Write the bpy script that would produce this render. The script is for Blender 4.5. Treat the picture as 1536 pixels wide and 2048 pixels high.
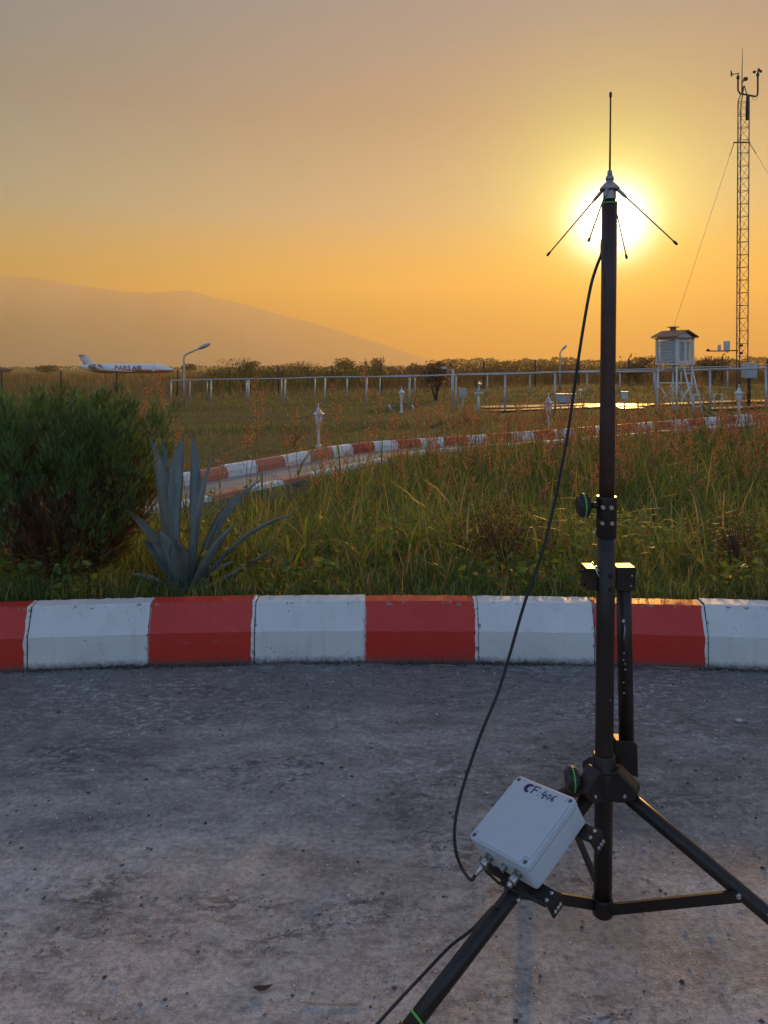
import bpy, bmesh, math, random
import numpy as np
from mathutils import Vector, Matrix

for _o in list(bpy.data.objects):
    bpy.data.objects.remove(_o)
scene = bpy.context.scene
R_ = math.radians

# ------------------------------------------------------------------ camera
CAM_H = 1.32          # eye height above the asphalt
FPX = 1500.0          # focal length in pixels of the 1536 px wide photograph
HOR = 738.0           # horizon row
cam_d = bpy.data.cameras.new('camera')
cam_d.sensor_fit = 'HORIZONTAL'
cam_d.sensor_width = 36.0
cam_d.lens = 36.0 * FPX / 1536.0
cam_d.shift_y = -(1024.0 - HOR) / 1536.0
cam_d.clip_start = 0.05
cam_d.clip_end = 20000.0
cam_o = bpy.data.objects.new('camera', cam_d)
scene.collection.objects.link(cam_o)
cam_o.location = (0, 0, CAM_H)
cam_o.rotation_euler = (R_(90), 0, 0)
scene.camera = cam_o

# ------------------------------------------------------------------ sun direction (seen in the picture)
SUN_PX, SUN_PY = 1222.0, 446.0
sun_dir = Vector(((SUN_PX - 768) / FPX, 1.0, (HOR - SUN_PY) / FPX)).normalized()
SUN_EL = math.asin(sun_dir.z)
SUN_AZ = math.atan2(sun_dir.x, sun_dir.y)      # clockwise from +Y

# ------------------------------------------------------------------ world sky
world = bpy.data.worlds.new('World')
scene.world = world
world.use_nodes = True
wn = world.node_tree.nodes
wl = world.node_tree.links
wn.clear()
def wnode(t, **kw):
    n = wn.new(t)
    for k, v in kw.items():
        setattr(n, k, v)
    return n
def wmath(op, a, b=None, c=None, clamp=False):
    n = wnode('ShaderNodeMath', operation=op, use_clamp=clamp)
    for i, v in enumerate((a, b, c)):
        if v is None: continue
        if isinstance(v, (int, float)): n.inputs[i].default_value = v
        else: wl.new(v, n.inputs[i])
    return n.outputs[0]
def wmix(kind, fac, a, b):
    n = wnode('ShaderNodeMix', data_type='RGBA', blend_type=kind)
    for i, v in ((0, fac), (6, a), (7, b)):
        if isinstance(v, (int, float)): n.inputs[i].default_value = v
        elif isinstance(v, tuple): n.inputs[i].default_value = (*v, 1)
        else: wl.new(v, n.inputs[i])
    return n.outputs[2]
w_tc = wnode('ShaderNodeTexCoord')
w_nrm = wnode('ShaderNodeVectorMath', operation='NORMALIZE')
wl.new(w_tc.outputs['Generated'], w_nrm.inputs[0])
w_dot = wnode('ShaderNodeVectorMath', operation='DOT_PRODUCT')
wl.new(w_nrm.outputs[0], w_dot.inputs[0])
w_dot.inputs[1].default_value = sun_dir
cosT = wmath('MAXIMUM', w_dot.outputs['Value'], 0.0)
w_sep = wnode('ShaderNodeSeparateXYZ')
wl.new(w_nrm.outputs[0], w_sep.inputs[0])
elev = w_sep.outputs['Z']
# clear blue sky overhead and behind the viewer
w_sky = wnode('ShaderNodeTexSky', sky_type='NISHITA', sun_disc=False)
w_sky.sun_elevation = SUN_EL
w_sky.sun_rotation = SUN_AZ
w_sky.altitude = 0.0
w_sky.air_density = 1.0
w_sky.dust_density = 0.3
w_sky.ozone_density = 2.0
w_bg1 = wnode('ShaderNodeBackground')
wl.new(wmix('MULTIPLY', 1.0, w_sky.outputs[0], (0.98, 1.04, 1.22)), w_bg1.inputs[0])
w_bg1.inputs[1].default_value = 0.15
# dusty evening air towards the sun: tan above, orange at the horizon, brightening round the sun
w_ramp = wnode('ShaderNodeValToRGB')
wl.new(wmath('MAXIMUM', elev, 0.0), w_ramp.inputs[0])
cr = w_ramp.color_ramp
HZ_RAMP = [(0.0, (0.5661, 0.111, 0.02)), (0.1, (0.3738, 0.3684, 0.02)), (0.2, (0.02, 0.335, 0.385)), (0.32, (0.02, 0.185, 0.275)), (0.45, (0.03, 0.195, 0.325))]
HZ_GLOW = [(6.0, (0.0, 0.0, 0.0)), (25.0, (0.0, 0.0, 0.0)), (90.0, (0.4633, 0.6255, 0.0)), (350.0, (1.24, 1.1568, 0.2474)), (1500.0, (10.0007, 9.5963, 9.0009))]
cr.elements[0].position = 0.0; cr.elements[0].color = (*HZ_RAMP[0][1], 1)
cr.elements[1].position = 1.0; cr.elements[1].color = (0.34, 0.36, 0.40, 1)
for pos, c_ in HZ_RAMP[1:]:
    e = cr.elements.new(pos); e.color = (*c_, 1)
hz = w_ramp.outputs[0]
for p_, c_ in HZ_GLOW:
    hz = wmix('ADD', 1.0, hz, wmix('MULTIPLY', 1.0, c_, wmath('POWER', cosT, p_)))
w_bg2 = wnode('ShaderNodeBackground')
wl.new(hz, w_bg2.inputs[0])
w_bg2.inputs[1].default_value = 0.406
w_fac = wnode('ShaderNodeMapRange', interpolation_type='SMOOTHSTEP')
wl.new(w_dot.outputs['Value'], w_fac.inputs[0])
w_fac.inputs[1].default_value = 0.10; w_fac.inputs[2].default_value = 0.72
w_mixs = wnode('ShaderNodeMixShader')
wl.new(w_fac.outputs[0], w_mixs.inputs[0])
wl.new(w_bg1.outputs[0], w_mixs.inputs[1]); wl.new(w_bg2.outputs[0], w_mixs.inputs[2])
w_out = wnode('ShaderNodeOutputWorld')
wl.new(w_mixs.outputs[0], w_out.inputs['Surface'])

# ------------------------------------------------------------------ sun lamp
sun_l = bpy.data.lights.new('sun', 'SUN')
sun_l.energy = 2.75
sun_l.angle = R_(1.5)
sun_l.color = (1.0, 0.51, 0.11)
sun_o = bpy.data.objects.new('sun', sun_l)
scene.collection.objects.link(sun_o)
sun_o.rotation_euler = (-sun_dir).to_track_quat('-Z', 'Y').to_euler()

# ------------------------------------------------------------------ exposure and render settings
scene.view_settings.view_transform = 'Standard'
scene.view_settings.look = 'None'
scene.view_settings.exposure = 1.3
scene.view_settings.gamma = 1.0
scene.view_settings.use_curve_mapping = False
scene.render.engine = 'CYCLES'
scene.cycles.use_denoising = True
scene.cycles.max_bounces = 6
scene.cycles.diffuse_bounces = 3
scene.cycles.glossy_bounces = 3
scene.cycles.transmission_bounces = 4
scene.cycles.transparent_max_bounces = 6
scene.cycles.volume_bounces = 1
scene.cycles.sample_clamp_indirect = 6.0
scene.cycles.use_adaptive_sampling = True

# ------------------------------------------------------------------ helpers
col = scene.collection
def at(px, py, d):
    """world point at depth d that the camera sees at photograph pixel (px, py)"""
    return Vector(((px - 768) / FPX * d, d, CAM_H - (py - HOR) / FPX * d))
def sstep(a, b, x):
    t = np.clip((x - a) / (b - a), 0, 1)
    return t * t * (3 - 2 * t)
KX, KY, KR = 0.05, 3.37 - 14.3, 14.3       # the kerb's arc: centre and radius of its front face
def ground_z(x, y):
    """height of the soil outside the kerb"""
    x = np.asarray(x, float); y = np.asarray(y, float)
    r = np.hypot(x - KX, y - KY) - KR
    z = 0.195 - 0.35 * sstep(0.35, 2.6, r) + 0.13 * sstep(2.8, 6.0, r)
    z = z + 0.026 * np.clip(x, -14, 14) * sstep(11, 20, y) * (1 - sstep(45, 90, y))
    z = z - 0.9 * sstep(90, 170, y) * (1 - sstep(-45, 10, x))
    z = z + 0.025 * np.sin(x * 1.3 + 0.5 * y) * np.cos(y * 0.9 - 0.3 * x) * sstep(0.5, 3, r) * (1 - sstep(60, 120, y))
    return z
def gz(x, y): return float(ground_z(x, y))
def on_ground(px, py, off=0.0):
    """point of the terrain (lifted by off) seen at pixel (px, py)"""
    lo, hi = 3.5, 400.0
    f = lambda d: (CAM_H - (py - HOR) / FPX * d) - (gz((px - 768) / FPX * d, d) + off)
    for _ in range(50):
        m = 0.5 * (lo + hi)
        if f(m) > 0: lo = m
        else: hi = m
    return at(px, py, lo)

class MB:
    """collects shapes, builds ONE mesh object"""
    def __init__(s): s.v = []; s.f = []; s.sm = []; s.mi = []; s.cur = 0
    def add(s, vs, fs, smooth=False):
        b = len(s.v)
        s.v += [tuple(v) for v in vs]
        for f in fs:
            s.f.append(tuple(i + b for i in f)); s.sm.append(smooth); s.mi.append(s.cur)
        return s
    def box(s, c, size, rot=None, taper=1.0):
        hx, hy, hz = size[0] / 2, size[1] / 2, size[2] / 2
        vs = []
        for sz in (-1, 1):
            k = taper if sz > 0 else 1.0
            for sx, sy in ((-1, -1), (1, -1), (1, 1), (-1, 1)):
                p = Vector((sx * hx * k, sy * hy * k, sz * hz))
                if rot is not None: p = rot @ p
                vs.append(p + Vector(c))
        return s.add(vs, [(3, 2, 1, 0), (4, 5, 6, 7), (0, 1, 5, 4), (1, 2, 6, 5), (2, 3, 7, 6), (3, 0, 4, 7)])
    def tube(s, pts, rad, n=12, cap=True, smooth=True):
        pts = [Vector(p) for p in pts]
        m = len(pts)
        if not hasattr(rad, '__len__'): rad = [rad] * m
        rings = []; up = None
        for i in range(m):
            t = (pts[min(i + 1, m - 1)] - pts[max(i - 1, 0)])
            if t.length < 1e-9: t = Vector((0, 0, 1))
            t.normalize()
            if up is None:
                up = t.orthogonal().normalized()
            else:
                up = (up - t * up.dot(t))
                up = up.normalized() if up.length > 1e-6 else t.orthogonal().normalized()
            w = t.cross(up)
            rings.append([pts[i] + (up * math.cos(a) + w * math.sin(a)) * rad[i] for a in (2 * math.pi * k / n for k in range(n))])
        vs = [p for r in rings for p in r]
        fs = [(i * n + k, i * n + (k + 1) % n, (i + 1) * n + (k + 1) % n, (i + 1) * n + k) for i in range(m - 1) for k in range(n)]
        b = len(s.v)
        s.add(vs, fs, smooth)
        if cap:
            s.add([], [])
            s.f.append(tuple(b + k for k in reversed(range(n)))); s.sm.append(False); s.mi.append(s.cur)
            s.f.append(tuple(b + (m - 1) * n + k for k in range(n))); s.sm.append(False); s.mi.append(s.cur)
        return s
    def rev(s, o, axis, prof, n=16, smooth=True):
        """solid of revolution about axis from o; prof = [(height, radius)...]; sharp edges by doubled rings"""
        o = Vector(o); axis = Vector(axis).normalized()
        pts = []; rad = []
        up = axis.orthogonal().normalized(); w = axis.cross(up)
        vs = []; m = len(prof)
        for h, r in prof:
            for k in range(n):
                a = 2 * math.pi * k / n
                vs.append(o + axis * h + (up * math.cos(a) + w * math.sin(a)) * r)
        fs = [(i * n + k, i * n + (k + 1) % n, (i + 1) * n + (k + 1) % n, (i + 1) * n + k) for i in range(m - 1) for k in range(n)]
        b = len(s.v)
        s.add(vs, fs, smooth)
        s.f.append(tuple(b + k for k in reversed(range(n)))); s.sm.append(False); s.mi.append(s.cur)
        s.f.append(tuple(b + (m - 1) * n + k for k in range(n))); s.sm.append(False); s.mi.append(s.cur)
        return s
    def prism(s, poly, ext):
        """polygon (list of 3-D points) extruded by vector ext"""
        poly = [Vector(p) for p in poly]; n = len(poly); e = Vector(ext)
        vs = poly + [p + e for p in poly]
        fs = [tuple(reversed(range(n))), tuple(range(n, 2 * n))] + [(k, (k + 1) % n, n + (k + 1) % n, n + k) for k in range(n)]
        return s.add(vs, fs)
    def build(s, name, mat, parent=None, bevel=0.0, autosmooth=True):
        me = bpy.data.meshes.new(name)
        off = Vector(parent_world(parent)) if parent is not None else Vector((0, 0, 0))
        me.from_pydata([tuple(Vector(v) - off) for v in s.v], [], s.f)
        mats = mat if isinstance(mat, (list, tuple)) else [mat]
        for m in mats: me.materials.append(m)
        me.polygons.foreach_set('use_smooth', s.sm)
        if len(mats) > 1: me.polygons.foreach_set('material_index', s.mi)
        me.update()
        o = bpy.data.objects.new(name, me)
        col.objects.link(o)
        if parent is not None: o.parent = parent
        bm = bmesh.new(); bm.from_mesh(me); bmesh.ops.recalc_face_normals(bm, faces=bm.faces); bm.to_mesh(me); bm.free()
        if bevel > 0:
            md = o.modifiers.new('bevel', 'BEVEL'); md.width = bevel; md.segments = 2; md.limit_method = 'ANGLE'; md.angle_limit = R_(40)
        return o
def parent_world(p):
    v = Vector((0, 0, 0))
    while p is not None:
        v = v + p.location; p = p.parent
    return v
def tag(o, label=None, cat=None, group=None, kind=None):
    if label: o['label'] = label
    if cat: o['category'] = cat
    if group: o['group'] = group
    if kind: o['kind'] = kind
    return o
def thing(name, loc, label, cat, group=None):
    o = bpy.data.objects.new(name, None)
    o.empty_display_size = 0.1
    col.objects.link(o); o.location = loc
    return tag(o, label, cat, group)
def mesh_np(name, verts, faces, mat, parent=None, smooth=False, colors=None, uv=None):
    """fast mesh from numpy arrays; faces (n,3) or (n,4); colors = per-vertex rgb into attribute 'tint'"""
    verts = np.asarray(verts, np.float32); faces = np.asarray(faces, np.int32)
    me = bpy.data.meshes.new(name)
    nv, nf, k = len(verts), len(faces), faces.shape[1]
    me.vertices.add(nv); me.vertices.foreach_set('co', verts.ravel())
    me.loops.add(nf * k); me.loops.foreach_set('vertex_index', faces.ravel())
    me.polygons.add(nf)
    me.polygons.foreach_set('loop_start', np.arange(0, nf * k, k, dtype=np.int32))
    try: me.polygons.foreach_set('loop_total', np.full(nf, k, np.int32))
    except Exception: pass
    me.polygons.foreach_set('use_smooth', np.full(nf, smooth, bool))
    me.update(calc_edges=True)
    if colors is not None:
        a = me.color_attributes.new('tint', 'FLOAT_COLOR', 'POINT')
        c = np.ones((nv, 4), np.float32); c[:, :colors.shape[1]] = colors
        a.data.foreach_set('color', c.ravel())
    if uv is not None:
        u = me.uv_layers.new(name='UVMap')
        u.data.foreach_set('uv', np.asarray(uv, np.float32)[faces.ravel()].ravel())
    me.materials.append(mat)
    o = bpy.data.objects.new(name, me); col.objects.link(o)
    if parent is not None: o.parent = parent
    return o

# ------------------------------------------------------------------ materials
class NT:
    def __init__(s, name):
        s.m = bpy.data.materials.new(name); s.m.use_nodes = True
        s.n = s.m.node_tree.nodes; s.l = s.m.node_tree.links
        s.b = s.n['Principled BSDF']; s.out = s.n['Material Output']
    def node(s, t, **kw):
        n = s.n.new(t)
        for k, v in kw.items(): setattr(n, k, v)
        return n
    def set(s, n, i, v):
        if v is None: return
        if isinstance(v, (int, float)): n.inputs[i].default_value = v
        elif isinstance(v, tuple):
            n.inputs[i].default_value = (*v, 1) if len(v) == 3 and n.inputs[i].type == 'RGBA' else v
        else: s.l.new(v, n.inputs[i])
    def math(s, op, a, b=None, c=None, clamp=False):
        n = s.node('ShaderNodeMath', operation=op, use_clamp=clamp)
        for i, v in enumerate((a, b, c)): s.set(n, i, v)
        return n.outputs[0]
    def mix(s, fac, a, b, kind='MIX'):
        n = s.node('ShaderNodeMix', data_type='RGBA', blend_type=kind)
        s.set(n, 0, fac); s.set(n, 6, a); s.set(n, 7, b)
        return n.outputs[2]
    def coord(s, which='Object'): return s.node('ShaderNodeTexCoord').outputs[which]
    def mapping(s, v, scale=(1, 1, 1), rot=(0, 0, 0)):
        n = s.node('ShaderNodeMapping'); s.l.new(v, n.inputs[0]); n.inputs['Scale'].default_value = scale; n.inputs['Rotation'].default_value = rot
        return n.outputs[0]
    def noise(s, v, scale, detail=4, rough=0.55, dist=0.0, color=False):
        n = s.node('ShaderNodeTexNoise'); s.l.new(v, n.inputs['Vector'])
        n.inputs['Scale'].default_value = scale; n.inputs['Detail'].default_value = detail
        n.inputs['Roughness'].default_value = rough; n.inputs['Distortion'].default_value = dist
        return n.outputs[1 if color else 0]
    def voro(s, v, scale, feature='F1', out=0, rnd=1.0):
        n = s.node('ShaderNodeTexVoronoi', feature=feature); s.l.new(v, n.inputs['Vector']); n.inputs['Scale'].default_value = scale
        n.inputs['Randomness'].default_value = rnd
        return n.outputs[out]
    def ramp(s, f, stops):
        n = s.node('ShaderNodeValToRGB'); s.set(n, 0, f); c = n.color_ramp
        while len(c.elements) < len(stops): c.elements.new(0.5)
        for e, (p, k) in zip(c.elements, stops):
            e.position = p; e.color = (k, k, k, 1) if isinstance(k, (int, float)) else (*k, 1)
        return n.outputs[0]
    def rng(s, f, a, b, c=0.0, d=1.0, smooth=False):
        n = s.node('ShaderNodeMapRange'); s.set(n, 0, f)
        if smooth: n.interpolation_type = 'SMOOTHSTEP'
        for i, v in ((1, a), (2, b), (3, c), (4, d)): n.inputs[i].default_value = v
        return n.outputs[0]
    def bump(s, h, strength=0.3, dist=0.01, prev=None):
        n = s.node('ShaderNodeBump'); s.l.new(h, n.inputs['Height'])
        n.inputs['Strength'].default_value = strength; n.inputs['Distance'].default_value = dist
        if prev is not None: s.l.new(prev, n.inputs['Normal'])
        s.l.new(n.outputs[0], s.b.inputs['Normal'])
        return n.outputs[0]
    def fin(s, color=None, rough=0.5, metal=0.0, spec=0.5):
        s.set(s.b, 'Base Color', color); s.set(s.b, 'Roughness', rough); s.set(s.b, 'Metallic', metal)
        s.b.inputs['Specular IOR Level'].default_value = spec
        return s.m
def worn(name, base, dark=None, rough=0.5, metal=0.0, scale=12.0, amount=0.5, bump=0.0, spec=0.5):
    """plain paint or plastic with a little mottling"""
    t = NT(name); v = t.coord('Object')
    n1 = t.noise(v, scale, 5, 0.6); n2 = t.noise(v, scale * 7, 3, 0.6)
    dark = dark or tuple(c * 0.6 for c in base)
    f = t.math('MULTIPLY', t.rng(t.math('ADD', t.math('MULTIPLY', n1, 0.7), t.math('MULTIPLY', n2, 0.3)), 0.42, 0.7), amount)
    c = t.mix(f, base, dark)
    if bump > 0: t.bump(n2, bump, 0.002)
    r = t.rng(n1, 0.3, 0.7, max(0.02, rough - 0.08), min(1, rough + 0.1))
    return t.fin(c, r, metal, spec)
def leaf_mat(name, tint_attr=True, base=(0.06, 0.10, 0.02), trans=0.45, rough=0.45, warm=(1.5, 1.25, 0.55), spec=0.35):
    """foliage: thin leaves that let the low sun through"""
    t = NT(name)
    if tint_attr:
        a = t.node('ShaderNodeAttribute', attribute_name='tint'); c = a.outputs['Color']
    else:
        c = base
    n = t.noise(t.coord('Object'), 9.0, 3)
    c = t.mix(t.rng(n, 0.3, 0.7, 0.0, 0.35), c, (0.25, 0.22, 0.18), 'MULTIPLY') if False else c
    t.set(t.b, 'Base Color', c); t.set(t.b, 'Roughness', rough); t.b.inputs['Specular IOR Level'].default_value = spec
    tr = t.node('ShaderNodeBsdfTranslucent')
    wc = t.mix(1.0, c, warm, 'MULTIPLY')
    t.l.new(wc, tr.inputs[0])
    mx = t.node('ShaderNodeMixShader'); mx.inputs[0].default_value = trans
    t.l.new(t.b.outputs[0], mx.inputs[1]); t.l.new(tr.outputs[0], mx.inputs[2])
    t.l.new(mx.outputs[0], t.out.inputs[0])
    return t.m
rnd = random.Random(7)
nrng = np.random.default_rng(11)
# ------------------------------------------------------------------ SETTING: ground, road, hills
def m_soil():
    t = NT('soil'); v = t.coord('Object')
    n1 = t.noise(v, 0.35, 5); n2 = t.noise(v, 6.0, 5); n3 = t.noise(v, 0.02, 4)
    c = t.mix(t.rng(n1, 0.35, 0.65), (0.075, 0.085, 0.028), (0.115, 0.100, 0.045))
    c = t.mix(t.rng(n2, 0.45, 0.7), c, (0.045, 0.040, 0.022))
    c = t.mix(t.rng(n3, 0.4, 0.62), c, (0.085, 0.085, 0.03))
    t.bump(n2, 0.6, 0.05)
    return t.fin(c, 0.95, 0, 0.1)
M_SOIL = m_soil()
def build_ground():
    nth = 360
    rr = [0.0, KR - 0.5, KR + 0.05, KR + 0.13]
    r = KR + 0.3
    step = 0.3
    while r < 5200:
        rr.append(r); step *= 1.07 if r < KR + 40 else 1.13; r += step
    rr.append(5300)
    th = np.arange(nth) * 2 * np.pi / nth
    V = []; 
    for i, q in enumerate(rr):
        x = KX + q * np.cos(th); y = KY + q * np.sin(th)
        if i == 0 or i == 1: z = np.full(nth, -0.06)
        elif i == 2: z = np.full(nth, -0.06)
        elif i == 3: z = np.full(nth, 0.19)
        else: z = ground_z(x, y)
        if i == 0: x = KX + 0.01 * np.cos(th); y = KY + 0.01 * np.sin(th)
        V.append(np.stack([x, y, z], 1))
    V = np.concatenate(V)
    F = []
    for i in range(len(rr) - 1):
        k = np.arange(nth); k2 = (k + 1) % nth
        F.append(np.stack([i * nth + k, (i + 1) * nth + k, (i + 1) * nth + k2, i * nth + k2], 1)[:, ::-1])
    o = mesh_np('ground', V, np.concatenate(F), M_SOIL, smooth=True)
    tag(o, 'flat grassy airfield ground reaching to the horizon', None, None, 'structure')
build_ground()
def build_mountains():
    t = NT('mountain_rock'); v = t.coord('Object')
    n = t.noise(v, 0.004, 6)
    t.fin(t.mix(t.rng(n, 0.35, 0.65), (0.60, 0.46, 0.34), (0.70, 0.54, 0.40)), 1.0, 0, 0.0)
    prof = [(-1500, 585), (-900, 560), (-500, 548), (-200, 545), (0, 552), (50, 552), (100, 560), (170, 570), (250, 583), (300, 583), (380, 580), (420, 592), (470, 603), (520, 616), (600, 638), (680, 660), (760, 686), (840, 712), (920, 732), (1000, 741), (1200, 743), (1500, 744)]
    D = 4700.0
    px = np.linspace(-1500, 1500, 260)
    py = np.interp(px, [p for p, _ in prof], [q for _, q in prof])
    rid = CAM_H - (py - HOR) / FPX * D
    g = np.random.default_rng(3)
    jag = np.convolve(g.normal(0, 1, 300), np.ones(5) / 5, 'same')[:260] * 2.0
    rid = np.maximum(rid + jag * np.clip(rid / 200, 0, 1), 2)
    X = (px - 768) / FPX * D
    rows = []
    ks = np.linspace(-1, 1, 31)
    for k in ks:
        spur = 1.0 + 0.25 * np.sin(X / 180 + 3 * k) * (1 - abs(k)) + 0.16 * np.sin(X / 66 + 5 * k) + 0.07 * np.sin(X / 25 - 4 * k)
        h = rid * (1 - abs(k)) ** 1.15 * (1 if k == 0 else np.clip(spur * 0.85, 0.5, 1.05)) - 3
        rows.append(np.stack([X, D + k * 900 + 0 * X, np.minimum(h, rid * (1 - abs(k) * 0.35))], 1))
    V = np.concatenate(rows); n = len(X); F = []
    for i in range(len(ks) - 1):
        k = np.arange(n - 1)
        F.append(np.stack([i * n + k, i * n + k + 1, (i + 1) * n + k + 1, (i + 1) * n + k], 1))
    o = mesh_np('mountains', V, np.concatenate(F), t.m, smooth=True)
    tag(o, 'long pale mountain ridge fading in the evening haze', None, None, 'structure')
build_mountains()

# haze: the dusty evening air
def build_haze():
    m = bpy.data.materials.new('dusty_air'); m.use_nodes = True
    n = m.node_tree.nodes; n.clear()
    pv = n.new('ShaderNodeVolumePrincipled'); out = n.new('ShaderNodeOutputMaterial')
    pv.inputs['Color'].default_value = (0.89, 0.70, 0.34, 1)
    pv.inputs['Density'].default_value = HAZE_D
    pv.inputs['Anisotropy'].default_value = 0.40
    m.node_tree.links.new(pv.outputs[0], out.inputs['Volume'])
    b = MB(); b.box((0, 0, 309.0), (11600, 11600, 626)); 
    o = b.build('haze', m)
    tag(o, 'thin dusty evening haze filling the air', None, None, 'stuff')
HAZE_D = 3.8e-4
build_haze()
# ------------------------------------------------------------------ road
def m_asphalt():
    t = NT('old_asphalt'); v = t.coord('Object')
    sv = t.mapping(v, (0.55, 1.0, 1.0), (0, 0, 0.12))
    big = t.noise(sv, 0.9, 6, 0.6, 0.6)
    mid = t.noise(sv, 4.5, 6, 0.62, 0.5)
    fine = t.noise(v, 60.0, 4, 0.6)
    grit = t.voro(v, 210.0)
    peb = t.voro(v, 95.0)
    cell = t.voro(v, 95.0, out=1)
    # bitumen under grey-brown dust; darker towards the gutter, thin dust plus painted kerb shade
    sx = t.node('ShaderNodeSeparateXYZ'); t.l.new(v, sx.inputs[0])
    r = t.node('ShaderNodeVectorMath', operation='LENGTH'); t.l.new(t.mapping(v, (1, 1, 0)), r.inputs[0])
    gut = t.rng(r.outputs['Value'], KR - 2.0, KR - 0.15, 0.17, -0.15)
    dust = t.rng(t.math('ADD', t.math('ADD', t.math('MULTIPLY', big, 0.55), t.math('MULTIPLY', mid, 0.45)), gut), 0.40, 0.74, smooth=True)
    c = t.mix(dust, (0.205, 0.192, 0.182), (0.57, 0.52, 0.475))
    c = t.mix(t.rng(fine, 0.38, 0.66, 0.0, 0.75), c, (0.50, 0.50, 0.51), 'MULTIPLY')
    fine2 = t.noise(sv, 24.0, 5, 0.7)
    c = t.mix(t.rng(fine2, 0.50, 0.68, 0.0, 0.55), c, (0.42, 0.42, 0.44), 'MULTIPLY')
    c = t.mix(t.rng(fine2, 0.45, 0.30, 0.0, 0.35), c, (0.55, 0.52, 0.49))
    # scraped patches showing dark stones
    scr = t.noise(sv, 34.0, 8, 0.75, 0.6)
    pm = t.noise(sv, 3.2, 5, 0.62, 0.8)
    patch = t.math('MULTIPLY', t.rng(scr, 0.49, 0.58, smooth=True), t.rng(pm, 0.50, 0.66))
    pale = t.math('MULTIPLY', t.rng(t.noise(sv, 46.0, 6, 0.7), 0.52, 0.62), t.rng(t.noise(sv, 2.1, 4, 0.6, 0.8), 0.50, 0.66))
    c = t.mix(t.math('MULTIPLY', pale, 0.6), c, (0.62, 0.58, 0.54))
    c = t.mix(t.math('MULTIPLY', patch, 0.85), c, (0.075, 0.074, 0.078))
    # light chips
    sp = t.node('ShaderNodeSeparateColor'); t.l.new(cell, sp.inputs[0])
    chip = t.math('MULTIPLY', t.rng(peb, 0.30, 0.20), t.math('GREATER_THAN', sp.outputs[0], 0.945))
    c = t.mix(chip, c, (0.55, 0.52, 0.50))
    chip2 = t.math('MULTIPLY', t.rng(peb, 0.34, 0.22), t.math('MULTIPLY', t.math('LESS_THAN', sp.outputs[1], 0.16), t.rng(pm, 0.46, 0.60)))
    c = t.mix(chip2, c, (0.06, 0.06, 0.062))
    # cracks
    cw = t.node('ShaderNodeVectorMath', operation='ADD'); t.l.new(v, cw.inputs[0])
    t.l.new(t.mix(1.0, t.noise(v, 3.0, 4, 0.6, color=True), (0.35, 0.35, 0.35), 'MULTIPLY'), cw.inputs[1])
    crack = t.math('MULTIPLY', t.rng(t.voro(cw.outputs[0], 0.75, 'DISTANCE_TO_EDGE'), 0.012, 0.002), t.rng(t.noise(v, 0.9, 2), 0.55, 0.62))
    c = t.mix(t.math('MULTIPLY', crack, 0.25), c, (0.05, 0.05, 0.05))
    h = t.math('ADD', t.math('MULTIPLY', fine, 0.5), t.math('MULTIPLY', t.rng(grit, 0.0, 0.6, 1, 0), 0.35))
    h = t.math('SUBTRACT', t.math('ADD', h, t.math('MULTIPLY', mid, 1.4)), t.math('MULTIPLY', patch, 0.5))
    h = t.math('SUBTRACT', h, t.math('MULTIPLY', crack, 0.3))
    t.bump(h, 0.7, 0.012)
    return t.fin(c, t.rng(dust, 0, 1, 0.62, 0.88), 0, 0.3)
def build_road():
    m = m_asphalt()
    n = 256; rings = [0.01, 4, 8, 11, 13, KR + 0.05]
    V = []; F = []
    th = np.arange(n) * 2 * np.pi / n
    for q in rings:
        V.append(np.stack([q * np.cos(th), q * np.sin(th), 0 * th], 1))
    for i in range(len(rings) - 1):
        k = np.arange(n); k2 = (k + 1) % n
        F.append(np.stack([i * n + k, (i + 1) * n + k, (i + 1) * n + k2, i * n + k2], 1))
    o = mesh_np('road', np.concatenate(V), np.concatenate(F), m)
    o.location = (KX, KY, 0)
    tag(o, 'worn dusty asphalt in front of the painted kerb', None, None, 'structure')
build_road()

# loose stones on the asphalt
def stones(n, xr, yr, smin, smax, seed, keep):
    g = np.random.default_rng(seed)
    base = np.array([[1, 0, 0], [-1, 0, 0], [0, 1, 0], [0, -1, 0], [0, 0, 1], [0, 0, -0.6]], float)
    tri = np.array([[0, 2, 4], [2, 1, 4], [1, 3, 4], [3, 0, 4], [2, 0, 5], [1, 2, 5], [3, 1, 5], [0, 3, 5]])
    P = np.stack([g.uniform(*xr, n), g.uniform(*yr, n)], 1)
    P = P[keep(P)]; n = len(P)
    s = smin * (smax / smin) ** (g.random(n) ** 3.4)
    V = base[None] * g.uniform(0.6, 1.25, (n, 6, 3)) * s[:, None, None] * np.array([1, 1, 0.65])
    a = g.random(n) * 6.283; ca, sa = np.cos(a)[:, None], np.sin(a)[:, None]
    x = V[..., 0] * ca - V[..., 1] * sa; y = V[..., 0] * sa + V[..., 1] * ca
    V = np.stack([x + P[:, :1], y + P[:, 1:], V[..., 2] + s[:, None] * 0.25], 2)
    F = (tri[None] + (np.arange(n) * 6)[:, None, None]).reshape(-1, 3)
    tone = g.choice([0.05, 0.10, 0.20, 0.34, 0.48], n, p=[0.16, 0.2, 0.26, 0.24, 0.14])
    C = np.repeat(tone[:, None] * np.array([1.0, 0.95, 0.9]), 6, 0)
    return V.reshape(-1, 3), F, C
def m_tint(name, rough=0.85, spec=0.3):
    t = NT(name); a = t.node('ShaderNodeAttribute', attribute_name='tint')
    return t.fin(a.outputs['Color'], rough, 0, spec)
M_STONE = m_tint('stone')
inroad = lambda P: np.hypot(P[:, 0] - KX, P[:, 1] - KY) < KR - 0.01
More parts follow.
